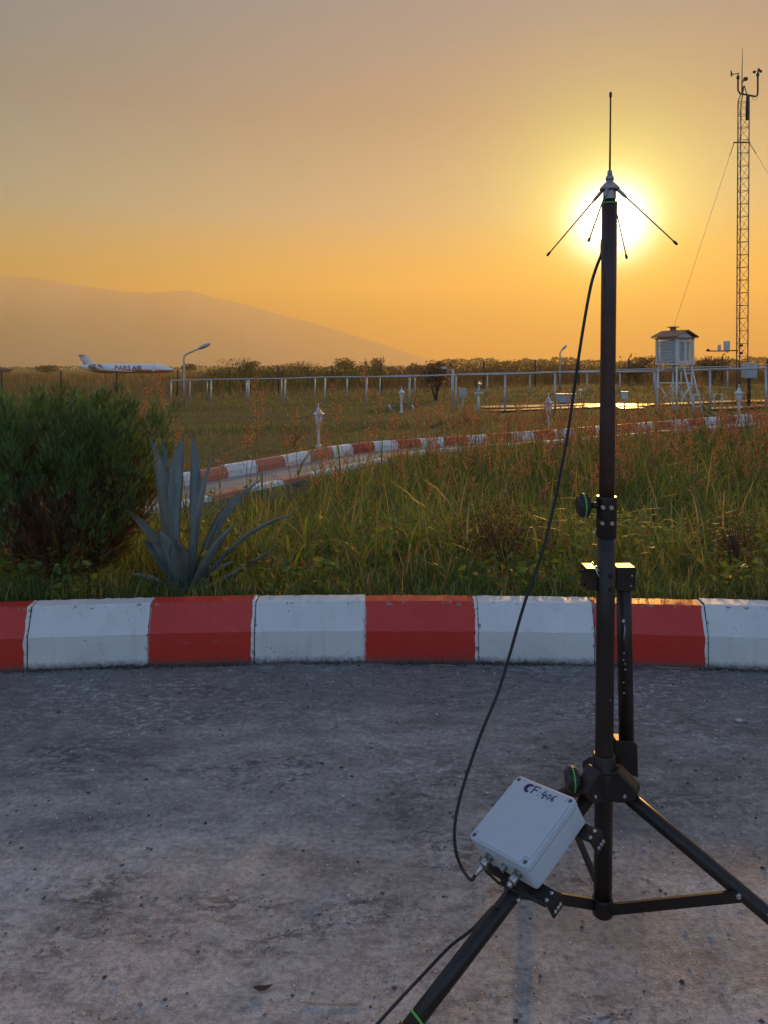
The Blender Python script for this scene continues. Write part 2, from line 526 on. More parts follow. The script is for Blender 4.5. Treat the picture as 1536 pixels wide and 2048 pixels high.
v1, f1, c1 = stones(9000, (-2.6, 2.6), (1.2, 3.4), 0.0014, 0.0075, 5, inroad)
o = mesh_np('gravel', v1, f1, M_STONE, colors=c1)
tag(o, 'loose grit and small stones strewn over the asphalt', None, None, 'stuff')

# ------------------------------------------------------------------ roadside kerb
def m_kerb(name, base, other, worn_c):
    t = NT(name); v = t.coord('Object')
    uvn = t.node('ShaderNodeUVMap'); uvn.uv_map = 'UVMap'
    sx = t.node('ShaderNodeSeparateXYZ'); t.l.new(uvn.outputs[0], sx.inputs[0])
    u, z = sx.outputs[0], sx.outputs[1]
    wob = t.noise(v, 26.0, 5, 0.65)
    edge = t.math('GREATER_THAN', t.math('ADD', u, t.math('MULTIPLY', t.math('SUBTRACT', wob, 0.5), 0.05)), 0.972)
    edge2 = t.math('LESS_THAN', t.math('ADD', u, t.math('MULTIPLY', t.math('SUBTRACT', wob, 0.5), 0.03)), 0.004)
    n1 = t.noise(v, 5.0, 5); n2 = t.noise(v, 70.0, 5, 0.65)
    c = t.mix(t.rng(n1, 0.35, 0.7, 0, 0.5), base, worn_c)
    c = t.mix(t.math('MAXIMUM', edge, edge2), c, other)
    # scuffs, chips and rain streaks
    st = t.noise(t.mapping(v, (30, 30, 2.5)), 1.0, 4, 0.6)
    c = t.mix(t.rng(st, 0.55, 0.8, 0, 0.35), c, (0.55, 0.53, 0.50), 'MULTIPLY')
    pit = t.math('MULTIPLY', t.rng(t.voro(v, 46.0), 0.16, 0.10), t.rng(t.noise(v, 9.0, 3), 0.55, 0.66))
    c = t.mix(pit, c, (0.10, 0.09, 0.08))
    chipn = t.noise(v, 38.0, 6, 0.7)
    nearedge = t.math('MAXIMUM', t.rng(t.math('ABSOLUTE', t.math('SUBTRACT', u, 0.5)), 0.455, 0.5), t.rng(t.math('ABSOLUTE', t.math('SUBTRACT', z, 0.256)), 0.016, 0.0))
    chp = t.rng(t.math('ADD', chipn, t.math('MULTIPLY', nearedge, 0.13)), 0.69, 0.705)
    c = t.mix(chp, c, (0.21, 0.20, 0.185))
    scf = t.math('MULTIPLY', t.rng(t.noise(t.mapping(v, (9, 9, 34)), 1.0, 5, 0.7), 0.60, 0.72), t.rng(t.noise(v, 3.0, 2), 0.45, 0.65))
    c = t.mix(t.math('MULTIPLY', scf, 0.35), c, (0.24, 0.23, 0.22))
    # soil splashed on the foot
    dirt = t.rng(t.math('ADD', z, t.math('MULTIPLY', t.math('SUBTRACT', n2, 0.5), 0.05)), 0.035, 0.002)
    dirt = t.math('MAXIMUM', dirt, t.math('MULTIPLY', t.rng(z, 0.10, 0.0), t.rng(n1, 0.55, 0.8, 0, 0.3)))
    c = t.mix(dirt, c, (0.075, 0.068, 0.060))
    h = t.math('SUBTRACT', t.math('SUBTRACT', t.math('ADD', n2, t.math('MULTIPLY', n1, 0.8)), pit), t.math('MULTIPLY', chp, 0.8))
    t.bump(h, 0.35, 0.006)
    return t.fin(c, t.rng(n1, 0.3, 0.7, 0.42, 0.58), 0, 0.5)
M_KRED = m_kerb('kerb_red_paint', (0.52, 0.020, 0.010), (0.60, 0.60, 0.58), (0.42, 0.028, 0.018))
M_KWHITE = m_kerb('kerb_white_paint', (0.63, 0.635, 0.625), (0.60, 0.60, 0.58), (0.50, 0.50, 0.48))
M_MORTAR = worn('kerb_mortar', (0.10, 0.09, 0.08), rough=0.95, scale=30, bump=0.6)
def build_kerb():
    root = thing('roadside_kerb', (0.05, 3.45, 0), 'curved red and white painted kerb along the asphalt in the foreground', 'kerb')
    xs = [-1.561, -1.047, -0.58, -0.085, 0.425, 0.94, 1.43]
    ang = [math.asin((x - KX) / KR) for x in xs]
    st = 0.5 / KR
    while len(ang) < 29:
        ang = [ang[0] - st * rnd.uniform(0.97, 1.03)] + ang + [ang[-1] + st * rnd.uniform(0.97, 1.03)]
    i0 = min(range(len(ang)), key=lambda i: abs(ang[i] - math.asin((-1.561 - KX) / KR)))
    prof0 = [(0, -0.05), (0, 0.02), (0.0, 0.06), (0.001, 0.10), (0.002, 0.142), (0.022, 0.186), (0.038, 0.222), (0.0505, 0.252), (0.053, 0.2585), (0.058, 0.2632), (0.075, 0.264), (0.11, 0.264), (0.145, 0.263), (0.155, 0.256), (0.158, 0.246), (0.158, -0.05)]
    g = np.random.default_rng(21)
    for i in range(len(ang) - 1):
        a0 = ang[i] + 0.0016 / KR * rnd.uniform(0.3, 1.4); a1 = ang[i + 1] - 0.0016 / KR * rnd.uniform(0.3, 1.4)
        near = abs(0.5 * (a0 + a1)) * KR < 2.6
        ns = 22 if near else 4
        dz = rnd.uniform(-0.004, 0.004); dr = rnd.uniform(-0.003, 0.003)
        us = np.linspace(0, 1, ns + 1)
        # rounded ends
        us = np.concatenate([[0, 0.006], us[1:-1], [0.994, 1]]) if near else us
        V = []; UV = []
        P = len(prof0)
        for k, u in enumerate(us):
            shrink = 0.0022 if k in (0, len(us) - 1) else 0.0
            a = a0 + (a1 - a0) * u
            for j, (t_, z_) in enumerate(prof0):
                q = KR + dr + t_ + shrink * (1 if t_ < 0.06 else -1) + g.normal(0, 0.0009)
                zz = z_ + (dz - shrink if z_ > 0.15 else 0) + g.normal(0, 0.0010)
                V.append((KX + q * math.sin(a), KY + q * math.cos(a), zz)); UV.append((u, z_))
        F = []
        for k in range(len(us) - 1):
            for j in range(P):
                j2 = (j + 1) % P
                F.append((k * P + j, k * P + j2, (k + 1) * P + j2, (k + 1) * P + j))
        V = np.array(V) - np.array(root.location)
        mat = M_KWHITE if (i - i0) % 2 == 0 else M_KRED
        o = mesh_np('kerb_block', V, np.array(F), mat, root, smooth=True, uv=np.array(UV))
        me = o.data
        bm = bmesh.new(); bm.from_mesh(me)
        bm.verts.ensure_lookup_table()
        for k in (0, len(us) - 1):
            bm.faces.new([bm.verts[k * P + j] for j in range(P)])
        for e in bm.edges:
            if len(e.link_faces) == 2 and e.calc_face_angle(0) > 0.3: e.smooth = False
        bmesh.ops.recalc_face_normals(bm, faces=bm.faces)
        bm.to_mesh(me); bm.free()
    # mortar seen in the joints
    b = MB(); A0, A1 = ang[0], ang[-1]; n = 80
    pts = [(0.012, -0.05), (0.014, 0.13), (0.062, 0.250), (0.146, 0.250), (0.146, -0.05)]
    vs = []
    for k in range(n + 1):
        a = A0 + (A1 - A0) * k / n
        for t_, z_ in pts:
            vs.append((KX + (KR + t_) * math.sin(a), KY + (KR + t_) * math.cos(a), z_))
    fs = [(k * 5 + j, k * 5 + j + 1, (k + 1) * 5 + j + 1, (k + 1) * 5 + j) for k in range(n) for j in range(4)]
    b.add(vs, fs); b.build('mortar', M_MORTAR, root)
    # soil and dry litter lodged along the foot of the kerb
    g = np.random.default_rng(8)
    n = 3800
    a = g.uniform(-0.2, 0.2, n); q = KR - np.abs(g.normal(0, 0.011, n)) - 0.002
    V = []; F = []; C = []
    tet = np.array([[1, 0, 0], [-0.5, 0.87, 0], [-0.5, -0.87, 0], [0, 0, 1]])
    tf = np.array([[0, 2, 1], [0, 1, 3], [1, 2, 3], [2, 0, 3]])
    s = g.uniform(0.002, 0.0075, n) * (0.5 + 0.9 * (np.sin(a * 60) * 0.5 + 0.5) + 0.3 * np.sin(a * 211))
    V = tet[None] * g.uniform(0.5, 1.5, (n, 4, 3)) * s[:, None, None] + np.stack([KX + q * np.sin(a), KY + q * np.cos(a), 0 * a - 0.001], 1)[:, None]
    F = (tf[None] + (np.arange(n) * 4)[:, None, None]).reshape(-1, 3)
    C = np.repeat(g.uniform(0.03, 0.10, n)[:, None] * np.array([1, 0.9, 0.78]), 4, 0)
    o = mesh_np('gutter_soil', V.reshape(-1, 3), F, M_STONE, colors=C)
    tag(o, 'crumbs of soil lodged along the foot of the kerb', None, None, 'stuff')
build_kerb()

# ------------------------------------------------------------------ garden path with its two kerbs
def catmull(P, n):
    P = [Vector(p) for p in P]; P = [2 * P[0] - P[1]] + P + [2 * P[-1] - P[-2]]
    out = []
    for i in range(1, len(P) - 2):
        for k in range(n):
            t = k / n; a, b, c, d = P[i - 1:i + 3]
            out.append(0.5 * ((2 * b) + (c - a) * t + (2 * a - 5 * b + 4 * c - d) * t * t + (3 * b - a - 3 * c + d) * t ** 3))
    out.append(P[-2]); return out
path_far = catmull([on_ground(px, py, 0.10) for px, py in ((-330, 1120), (-60, 1052), (180, 1008), (360, 972), (500, 945), (640, 918), (735, 903), (900, 890), (1100, 875), (1300, 858), (1536, 838), (1800, 818))], 24)
def offset_line(L, w):
    out = []
    for i, p in enumerate(L):
        t = L[min(i + 1, len(L) - 1)] - L[max(i - 1, 0)]; t.z = 0; t.normalize()
        out.append(p + Vector((t.y, -t.x, 0)) * w)
    return out
PATH_W = 1.05
path_near = offset_line(path_far, PATH_W)
PATH_PTS = np.array([((a.x + b.x) / 2, (a.y + b.y) / 2) for a, b in zip(path_far, path_near)])
def path_dist(x, y):
    d = np.full(np.shape(x), 1e9)
    for p in PATH_PTS[::3]:
        d = np.minimum(d, np.hypot(x - p[0], y - p[1]))
    return d
M_CONC = worn('path_concrete', (0.30, 0.26, 0.23), (0.17, 0.145, 0.12), rough=0.8, scale=2.5, amount=0.8, bump=0.5)
M_CONCW = worn('retaining_concrete', (0.22, 0.21, 0.20), (0.10, 0.095, 0.09), rough=0.9, scale=4.0, amount=0.9, bump=0.6)
def far_paint(name, base):
    t = NT(name); v = t.coord('Object')
    inf = t.node('ShaderNodeObjectInfo')
    vv = t.node('ShaderNodeVectorMath', operation='ADD'); t.l.new(v, vv.inputs[0]); t.l.new(inf.outputs['Location'], vv.inputs[1])
    n1 = t.noise(vv.outputs[0], 6.0, 5, 0.6); n2 = t.noise(vv.outputs[0], 28.0, 5, 0.65)
    c = t.mix(t.rng(n1, 0.40, 0.75, 0, 0.7), base, tuple(x * 0.6 + 0.05 for x in base))
    c = t.mix(t.rng(n2, 0.60, 0.72, 0, 0.7), c, (0.20, 0.18, 0.16))
    t.bump(n2, 0.4, 0.01)
    return t.fin(c, 0.6, 0, 0.35)
M_PRED = far_paint('path_kerb_red', (0.42, 0.055, 0.035)); M_PWHITE = far_paint('path_kerb_white', (0.72, 0.72, 0.70)); M_PFADED = far_paint('path_kerb_faded_red', (0.50, 0.17, 0.10))
def resample(L, step):
    out = [L[0]]; acc = 0.0
    for i in range(1, len(L)):
        a, b = L[i - 1], L[i]; seg = (b - a).length; p = 0.0
        while acc + seg - p >= step:
            p += step - acc; acc = 0.0
            out.append(a.lerp(b, p / seg))
        acc += seg - p
    return out
def build_path():
    V = []; n = len(path_far)
    for a, b in zip(path_far, path_near):
        for k in range(5):
            p = a.lerp(b, -0.05 + 1.1 * k / 4); V.append((p.x, p.y, p.z + rnd.uniform(-0.003, 0.003)))
    F = [(i * 5 + k, i * 5 + k + 1, (i + 1) * 5 + k + 1, (i + 1) * 5 + k) for i in range(n - 1) for k in range(4)]
    o = mesh_np('path', np.array(V), np.array(F), M_CONC, smooth=True)
    tag(o, 'narrow concrete garden path between painted kerbs', None, None, 'structure')
    # a block: sloped face towards -Y, length along X
    def block(mat, h, th, slope):
        b = MB()
        prof = [(-th / 2, -0.12), (-th / 2, h * 0.5), (-th / 2 + slope, h - 0.012), (-th / 2 + slope + 0.015, h), (th / 2 - 0.012, h), (th / 2, h - 0.012), (th / 2, -0.12)]
        L = 0.246
        b.prism([(-L, y, z) for y, z in prof], (2 * L, 0, 0))
        o = b.build('tmp', mat); me = o.data; bpy.data.objects.remove(o); me.name = 'kerb_block'; return me
    for line, nm, h, lab, flip in ((path_far, 'path_kerb', 0.135, 'far kerb of the garden path, red and white blocks facing the camera', 1), (path_near, 'path_kerb', 0.09, 'near kerb of the garden path, seen from behind over the weeds', -1)):
        root = thing(nm, line[0], lab, 'kerb', 'kerbs of the garden path')
        mesh = [block(m, h, 0.13, 0.03 * flip if flip > 0 else 0.01) for m in (M_PWHITE, M_PRED, M_PFADED)]
        pts = resample(line, 0.5)
        for i in range(len(pts) - 1):
            a, b = pts[i], pts[i + 1]; m = (a + b) / 2
            t = b - a
            left = m.x < -0.5
            me = mesh[0] if i % 2 == 0 else (mesh[2] if left else mesh[1])
            if flip < 0 and rnd.random() < 0.35: me = mesh[0]
            o = bpy.data.objects.new('kerb_block', me); col.objects.link(o); o.parent = root
            o.location = m - root.location + Vector((0, 0, rnd.uniform(-0.008, 0.008)))
            o.rotation_euler = (rnd.uniform(-0.02, 0.02), -math.atan2(t.z, math.hypot(t.x, t.y)) + rnd.uniform(-0.012, 0.012), math.atan2(t.y, t.x) + rnd.uniform(-0.02, 0.02))
        if flip < 0:
            b = MB(); out = offset_line(line, 0.085); inn = offset_line(line, -0.05)
            vs = []
            for p, q in zip(out, inn):
                vs += [(p.x, p.y, p.z + 0.045), (p.x, p.y, p.z - 0.55), (q.x, q.y, q.z - 0.55), (q.x, q.y, q.z + 0.045)]
            nn = len(out)
            b.add(vs, [(i * 4 + k, i * 4 + (k + 1) % 4, (i + 1) * 4 + (k + 1) % 4, (i + 1) * 4 + k) for i in range(nn - 1) for k in range(4)])
            tag(b.build('footing', M_CONCW, root), 'bare grey concrete footing under the kerb')
build_path()
# ------------------------------------------------------------------ TRIPOD MAST
def m_black():
    t = NT('black_powder_coat'); v = t.coord('Object')
    n1 = t.noise(v, 14.0, 5); n2 = t.noise(v, 220.0, 3)
    sp = t.voro(v, 75.0); scol = t.voro(v, 75.0, out=1)
    s = t.node('ShaderNodeSeparateColor'); t.l.new(scol, s.inputs[0])
    fleck = t.math('MULTIPLY', t.rng(sp, 0.16, 0.10), t.math('GREATER_THAN', s.outputs[0], 0.965))
    c = t.mix(t.rng(n1, 0.4, 0.7, 0, 0.6), (0.013, 0.008, 0.007), (0.030, 0.020, 0.017))
    c = t.mix(fleck, c, (0.30, 0.28, 0.25))
    t.bump(n2, 0.12, 0.001)
    return t.fin(c, t.rng(n1, 0.3, 0.7, 0.32, 0.5), 0, 0.38)
M_BLACK = m_black()
M_UPPER = worn('glare_tinted_tube', (0.052, 0.025, 0.020), (0.028, 0.014, 0.012), rough=0.42, scale=20, spec=0.35)  # brown paints the sun's glare into the black upper tube
M_RUBBER = worn('black_rubber', (0.018, 0.018, 0.018), rough=0.7)
M_KNOB = worn('black_knob_plastic', (0.015, 0.016, 0.016), rough=0.42)
M_GREEN = worn('green_ring_plastic', (0.12, 0.42, 0.05), rough=0.5, amount=0.2)
M_STEEL = worn('zinc_steel', (0.55, 0.54, 0.52), (0.35, 0.33, 0.31), rough=0.28, metal=1.0)
M_CHROME = worn('nickel_plating', (0.42, 0.41, 0.40), (0.25, 0.24, 0.23), rough=0.32, metal=1.0, amount=0.5)
M_TAPE = worn('dry_paint_mark', (0.50, 0.47, 0.42), rough=0.8)
TX, TY = 0.5095, 1.75
def TP(z, dx=0.0, dy=0.0): return Vector((TX + 0.0098 * z + dx, TY + dy, z))
def zpx(py, d=TY): return CAM_H - (py - HOR) / FPX * d
trip = thing('tripod_stand', (TX, TY, 0), 'tall black tripod mast stand on the asphalt carrying the antenna', 'tripod')
AX = Vector((0.0098, 0, 1)).normalized()
def bolt(b, c, axis, r=0.006, h=0.006):
    axis = Vector(axis).normalized(); c = Vector(c)
    b.rev(c, axis, [(-0.002, r), (h * 0.55, r), (h, r * 0.72)], 6, smooth=False)
# upper and lower tube
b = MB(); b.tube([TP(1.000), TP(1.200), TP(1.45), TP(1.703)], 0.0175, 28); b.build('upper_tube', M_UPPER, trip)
b = MB(); b.tube([TP(0.070), TP(0.4), TP(0.7), TP(1.018)], 0.0208, 28); b.build('lower_tube', M_BLACK, trip)
# clamp collar at the joint of the tubes
zc = zpx(1010)
col_o = MB().rev(TP(zc - 0.075), AX, [(0, 0.0222), (0.001, 0.0232), (0.092, 0.0232), (0.096, 0.0225)], 28).build('clamp_collar', M_BLACK, trip)
for dz, dx in ((-0.002, 0.003), (-0.038, 0.004), (-0.002, -0.014), (-0.038, -0.015)):
    yy = -math.sqrt(max(0.0232 ** 2 - dx * dx, 0)); b = MB()
    bolt(b, TP(zc + dz, dx, yy), (dx * 8, -1, 0), 0.006, 0.008)
    b.build('bolt', M_STEEL, col_o)
b = MB()
b.tube([TP(zc - 0.055, -0.022, -0.004), TP(zc - 0.062, -0.031, -0.006), TP(zc - 0.074, -0.032, -0.006), TP(zc - 0.084, -0.024, -0.004)], 0.0013, 6)
b.build('safety_ring', M_STEEL, trip)
def knob(center_px, z, x0, x1, stem_to, dy=-0.004):
    """clamp knob with its axis along -X"""
    k = bpy.data.objects.new('clamp_knob', None)
    b = MB(); n = 28; L = x1 - x0; R = 0.0255
    prof = [(0, R * 0.80), (0.003, R * 0.94), (0.007, R), (L - 0.007, R), (L - 0.002, R * 0.9), (L, R * 0.7)]
    o = Vector((x0, TY + dy, z))
    b.rev(o, (1, 0, 0.02), prof, n)
    # grip ribs
    for i in range(20):
        a = 2 * math.pi * i / 20
        c = o + Vector((L / 2, math.cos(a) * R, math.sin(a) * R))
        b.tube([c - Vector((L * 0.32, 0, 0)), c + Vector((L * 0.32, 0, 0))], 0.0022, 5)
    kb = b.build('clamp_knob', M_KNOB, trip)
    g = MB(); g.rev(o + Vector((L * 0.46, 0, 0)), (1, 0, 0.02), [(0, R + 0.0012), (0.0004, R + 0.0026), (0.0028, R + 0.0026), (0.0032, R + 0.0012)], n)
    g.build('green_ring', M_GREEN, kb)
    s = MB(); s.tube([(x0 + L - 0.002, TY + dy, z), (stem_to, TY + dy, z)], 0.0075, 14); s.build('knob_stem', M_BLACK, kb)
def xpx(px, d=TY): return (px - 768) / FPX * d
knob(None, zpx(1010), xpx(1154), xpx(1178), xpx(1203))
knob(None, zpx(1549), xpx(1128), xpx(1153), xpx(1186), -0.02)
# bracket holding the spare tube behind the mast
z0, z1 = zpx(1180), zpx(1136)
br = MB(); br.box(TP((z0 + z1) / 2, -0.034, 0.02), (0.026, 0.052, z1 - z0)); br.box(TP((z0 + z1) / 2, -0.004, 0.026), (0.07, 0.010, z1 - z0 - 0.004))
brk = br.build('clamp_bracket', M_BLACK, trip, bevel=0.002)
for zz in (z1 - 0.008, z0 + 0.012):
    b = MB(); b.tube([TP(zz, -0.047, 0.005), TP(zz, -0.058, 0.005)], 0.0032, 8); b.build('clamp_screw', M_BLACK, brk)
    b = MB(); b.tube([TP(zz - 0.004, 0.006, -0.020), TP(zz - 0.004, 0.006, -0.0265)], 0.0042, 8); b.build('clamp_screw', M_BLACK, brk)
b = MB(); b.tube([TP(z1 + 0.014, -0.032, 0.0), TP(z1 + 0.009, -0.030, -0.014), TP(z1 - 0.004, -0.027, -0.020), TP(z1 - 0.016, -0.021, -0.021)], 0.0016, 6)
b.tube([TP(z1 + 0.012, -0.034, 0.0), TP(z1 + 0.004, -0.027, -0.016), TP(z1 - 0.002, -0.022, -0.021)], 0.0012, 6)
b.build('wire_tie', M_STEEL, trip)
# spare tube (behind and to the right), its head and its foot plate
SD = 1.81
s_top, s_bot = at(1247, 1140, SD), at(1253, 1486, SD)
b = MB(); b.tube([s_bot, s_top], 0.0178, 24); sp = b.build('spare_tube', M_BLACK, trip)
hd = at(1247, 1156, SD)
b = MB(); b.box(hd + Vector((0.0, 0, 0.003)), (0.046, 0.044, 0.056)); b.box(hd + Vector((-0.030, 0.002, 0.003)), (0.016, 0.02, 0.05)); h_ = b.build('tube_head', M_BLACK, sp, bevel=0.002)
for rx, rz_ in ((0.013, 0.012), (0.010, -0.012)):
    b = MB(); bolt(b, hd + Vector((rx, -0.022, rz_)), (0, -1, 0), 0.0031, 0.003); b.build('rivet', M_STEEL, sp)
b = MB(); c = at(1247, 1242, SD - 0.0182); b.box(c, (0.006, 0.0012, 0.007))
pp = [at(1249, 1250, SD - 0.0185), at(1250, 1262, SD - 0.0185), at(1248, 1272, SD - 0.0185), at(1248, 1280, SD - 0.0185)]
b.tube(pp, [0.0009, 0.0011, 0.0008, 0.0005], 5)
for py_ in (1306, 1320, 1328, 1339, 1365, 1386): b.box(at(1249 + (py_ % 5) - 2, py_, SD - 0.0182), (0.003 + 0.0006 * (py_ % 4), 0.0012, 0.0018))
tag(b.build('paint_marks', M_TAPE, sp), kind='stuff')
b = MB(); b.prism([at(x, y, SD - 0.018) for x, y in ((1226, 1476), (1233, 1481), (1266, 1483), (1275, 1490), (1277, 1556), (1262, 1551), (1240, 1535), (1227, 1524))], (0, 0.036, 0))
b.build('foot_plate', M_BLACK, sp, bevel=0.002)
# hub: collar, shoulder casting
zc0 = zpx(1535); zc1 = zpx(1507)
b = MB(); b.rev(TP(zc0 - 0.004), AX, [(0, 0.030), (0.004, 0.0285), (zc1 - zc0, 0.0255), (zc1 - zc0 + 0.004, 0.0235)], 28); b.build('collar', M_BLACK, trip)
LEGS = [(213.0, 0.585, 0.63), (330.0, 0.585, 0.63), (100.0, 0.75, 0.49)]
Z_PIV = 0.37
hub = MB()
hub.rev(TP(zpx(1588)), AX, [(0, 0.024), (0.006, 0.0275), (zc0 - zpx(1588) - 0.012, 0.030), (zc0 - zpx(1588), 0.0285)], 28)
for az, sl, rf in LEGS:
    a = R_(az); dv = Vector((math.cos(a), math.sin(a), 0)); sd = Vector((-dv.y, dv.x, 0))
    o0 = TP(Z_PIV); w = 0.019
    pr = []
    for rr_, zz in ((0.012, zc0 - Z_PIV - 0.002), (0.034, 0.032), (0.074, 0.000), (0.080, -0.010), (0.074, -0.026), (0.050, -0.040), (0.012, -0.048)):
        pr.append(o0 + dv * rr_ + Vector((0, 0, zz)) - sd * w)
    hub.prism(pr, sd * 2 * w)
hub_o = hub.build('shoulder_hub', M_BLACK, trip, bevel=0.004)
for az, sl, rf in LEGS[:2]:
    a = R_(az); dv = Vector((math.cos(a), math.sin(a), 0)); sd = Vector((-dv.y, dv.x, 0))
    for s_ in (-1, 1):
        b = MB(); bolt(b, TP(Z_PIV - 0.022) + dv * 0.052 + sd * 0.019 * s_, sd * s_, 0.005, 0.005); b.build('pivot_bolt', M_STEEL, hub_o)
# legs, braces and feet
bot = MB(); bot.rev(TP(0.046), AX, [(0, 0.019), (0.004, 0.0235), (0.040, 0.0235), (0.043, 0.022)], 24); bc = bot.build('base_collar', M_BLACK, trip)
for az, sl, rf in LEGS:
    a = R_(az); dv = Vector((math.cos(a), math.sin(a), 0)); sd = Vector((-dv.y, dv.x, 0))
    P = lambda r: Vector((TX + 0.0036, TY, Z_PIV + 0.0)) + dv * r - Vector((0, 0, sl * r))
    ld = (P(1) - P(0)).normalized()
    rend = rf - 0.03
    b = MB(); b.tube([P(0.030), P(0.2), P(0.4), P(rend)], 0.0163, 22); lg = b.build('leg', M_BLACK, trip)
    f = MB(); e = P(rend)
    f.rev(e - ld * 0.05, ld, [(0, 0.0185), (0.002, 0.0200), (0.055, 0.0205), (0.070, 0.018)], 20); f.build('rubber_foot', M_RUBBER, lg)
    g = MB(); g.rev(e - ld * 0.078, ld, [(0, 0.0166), (0.0006, 0.0178), (0.0042, 0.0178), (0.0048, 0.0166)], 22); g.build('green_ring', M_GREEN, lg)
    # flat brace from base collar to leg
    rb = 0.2866; q = P(rb); s0 = TP(0.072) + dv * 0.018
    bb = MB()
    up = ((q - s0).cross(sd)).normalized()
    for s_ in (-1,):
        c0 = s0 + sd * 0.0105 * s_; c1 = q + sd * 0.0185 * s_
        hw = up * 0.0115; tt = sd * 0.004
        bb.add([c0 - hw - tt, c0 + hw - tt, c1 + hw - tt, c1 - hw - tt, c0 - hw + tt, c0 + hw + tt, c1 + hw + tt, c1 - hw + tt], [(0, 1, 2, 3), (7, 6, 5, 4), (0, 4, 5, 1), (1, 5, 6, 2), (2, 6, 7, 3), (3, 7, 4, 0)])
    br_ = bb.build('brace', M_BLACK, trip)
    for s_ in (-1, 1):
        v = MB(); bolt(v, q + sd * 0.019 * s_, sd * s_, 0.0065, 0.005); v.build('brace_bolt', M_STEEL, br_)

# ------------------------------------------------------------------ ANTENNA on the mast
M_ROD = worn('black_whip', (0.02, 0.017, 0.015), rough=0.4)
M_AHUB = worn('grey_antenna_metal', (0.30, 0.29, 0.29), (0.18, 0.17, 0.17), rough=0.38, metal=0.7)
za = lambda py: zpx(py)
ant = thing('antenna', TP(1.703), 'whip antenna with four drooping radials on top of the tripod mast', 'antenna')
b = MB(); z_ = za(410)
b.rev(TP(1.704), AX, [(0, 0.0158), (0.002, 0.0172), (0.005, 0.0172), (0.0055, 0.0135), (za(399) - 1.704, 0.0135)], 24); b.build('neck', M_BLACK, ant)
g = MB(); g.rev(TP(1.7045), AX, [(0, 0.0172), (0.0006, 0.0181), (0.0026, 0.0181), (0.003, 0.0172)], 24); g.build('green_ring', M_GREEN, ant)
b = MB(); z0 = za(399)
b.rev(TP(z0), AX, [(0, 0.0140), (0.001, 0.0148), (0.0205, 0.0148), (0.0210, 0.0138)], 6, smooth=False)
z1 = za(381)
b.rev(TP(z1), AX, [(0, 0.0215), (0.0015, 0.0228), (0.0055, 0.0228), (0.0075, 0.021), (0.0165, 0.0125), (0.018, 0.0105)], 28)
hubm = b.build('hub', M_AHUB, ant)
b = MB(); z2 = za(366)
b.rev(TP(z2 - 0.001), AX, [(0, 0.0088), (0.004, 0.0088), (0.0042, 0.0078), (0.007, 0.0078), (0.0072, 0.0094), (0.0125, 0.0096), (0.018, 0.0075), (0.0182, 0.0060), (0.0285, 0.0054), (0.030, 0.0048)], 20)
b.build('ferrule', M_AHUB, ant)
b = MB(); zt = za(184); b.tube([TP(za(342)), TP(za(280)), TP(za(192))], [0.0024, 0.0021, 0.0018], 10); w = b.build('whip', M_ROD, ant)
b = MB(); b.rev(TP(za(195)), AX, [(0, 0.0020), (0.001, 0.0030), (0.010, 0.0032), (0.0125, 0.0022), (0.0132, 0.0010)], 12); b.build('tip_cap', M_RUBBER, w)
hz_ = z1 + 0.002
for az in (-33.0, 57.0, 147.0, 237.0):
    a = R_(az); dv = Vector((math.cos(a), math.sin(a), 0))
    s0 = TP(hz_) + dv * 0.017; e = TP(1.597) + dv * 0.151
    dd = (e - s0).normalized()
    b = MB(); b.tube([s0 + dd * 0.02, e], [0.0017, 0.0015], 8); rd = b.build('radial', M_ROD, ant)
    b = MB(); b.tube([s0, s0 + dd * 0.006, s0 + dd * 0.026, s0 + dd * 0.032], [0.0035, 0.0042, 0.0038, 0.0022], 10); b.build('radial_socket', M_AHUB, rd)
    b = MB(); b.tube([e - dd * 0.012, e - dd * 0.009, e - dd * 0.001, e + dd * 0.001], [0.0017, 0.0030, 0.0031, 0.0018], 10); b.build('tip_cap', M_RUBBER, rd)

# ------------------------------------------------------------------ EQUIPMENT BOX on the near leg
M_BOX = worn('light_grey_polycarbonate', (0.42, 0.48, 0.53), (0.37, 0.42, 0.47), rough=0.42, scale=25, amount=0.4, bump=0.12)
M_INK = worn('blue_marker_ink', (0.010, 0.016, 0.07), rough=0.5, amount=0.2)
B0 = Vector((0.31282539, 1.75356878, 0.37446669)); BW = Vector((0.557, -0.816, 0.153)).normalized(); BV = Vector((-0.702, -0.562, -0.437)).normalized()
BV = (BV - BW * BV.dot(BW)).normalized(); BD = BW.cross(BV)
if BD.z > 0: BD = -BD
LW, LV, LD = 0.178, 0.184, 0.064
def bp(u, v, d): return B0 + BW * u + BV * v + BD * d
ebox = thing('equipment_box', bp(LW / 2, LV / 2, LD), 'light grey plastic equipment box with handwritten mark clamped to the tripod leg', 'equipment box')
def rbox(b, u0, u1, v0, v1, d0, d1, r, n=5):
    poly = []
    for cu, cv, a0 in ((u1 - r, v1 - r, 0), (u0 + r, v1 - r, 90), (u0 + r, v0 + r, 180), (u1 - r, v0 + r, 270)):
        for k in range(n + 1):
            a = R_(a0 + 90 * k / n); poly.append(bp(cu + r * math.cos(a), cv + r * math.sin(a), d0))
    b.prism(poly, BD * (d1 - d0))
b = MB(); rbox(b, 0.0015, LW - 0.0015, 0.0015, LV - 0.0015, 0.021, LD, 0.010); body = b.build('housing', M_BOX, ebox, bevel=0.003)
b = MB(); rbox(b, 0, LW, 0, LV, 0.004, 0.0195, 0.011); lid = b.build('lid', M_BOX, ebox, bevel=0.0025)
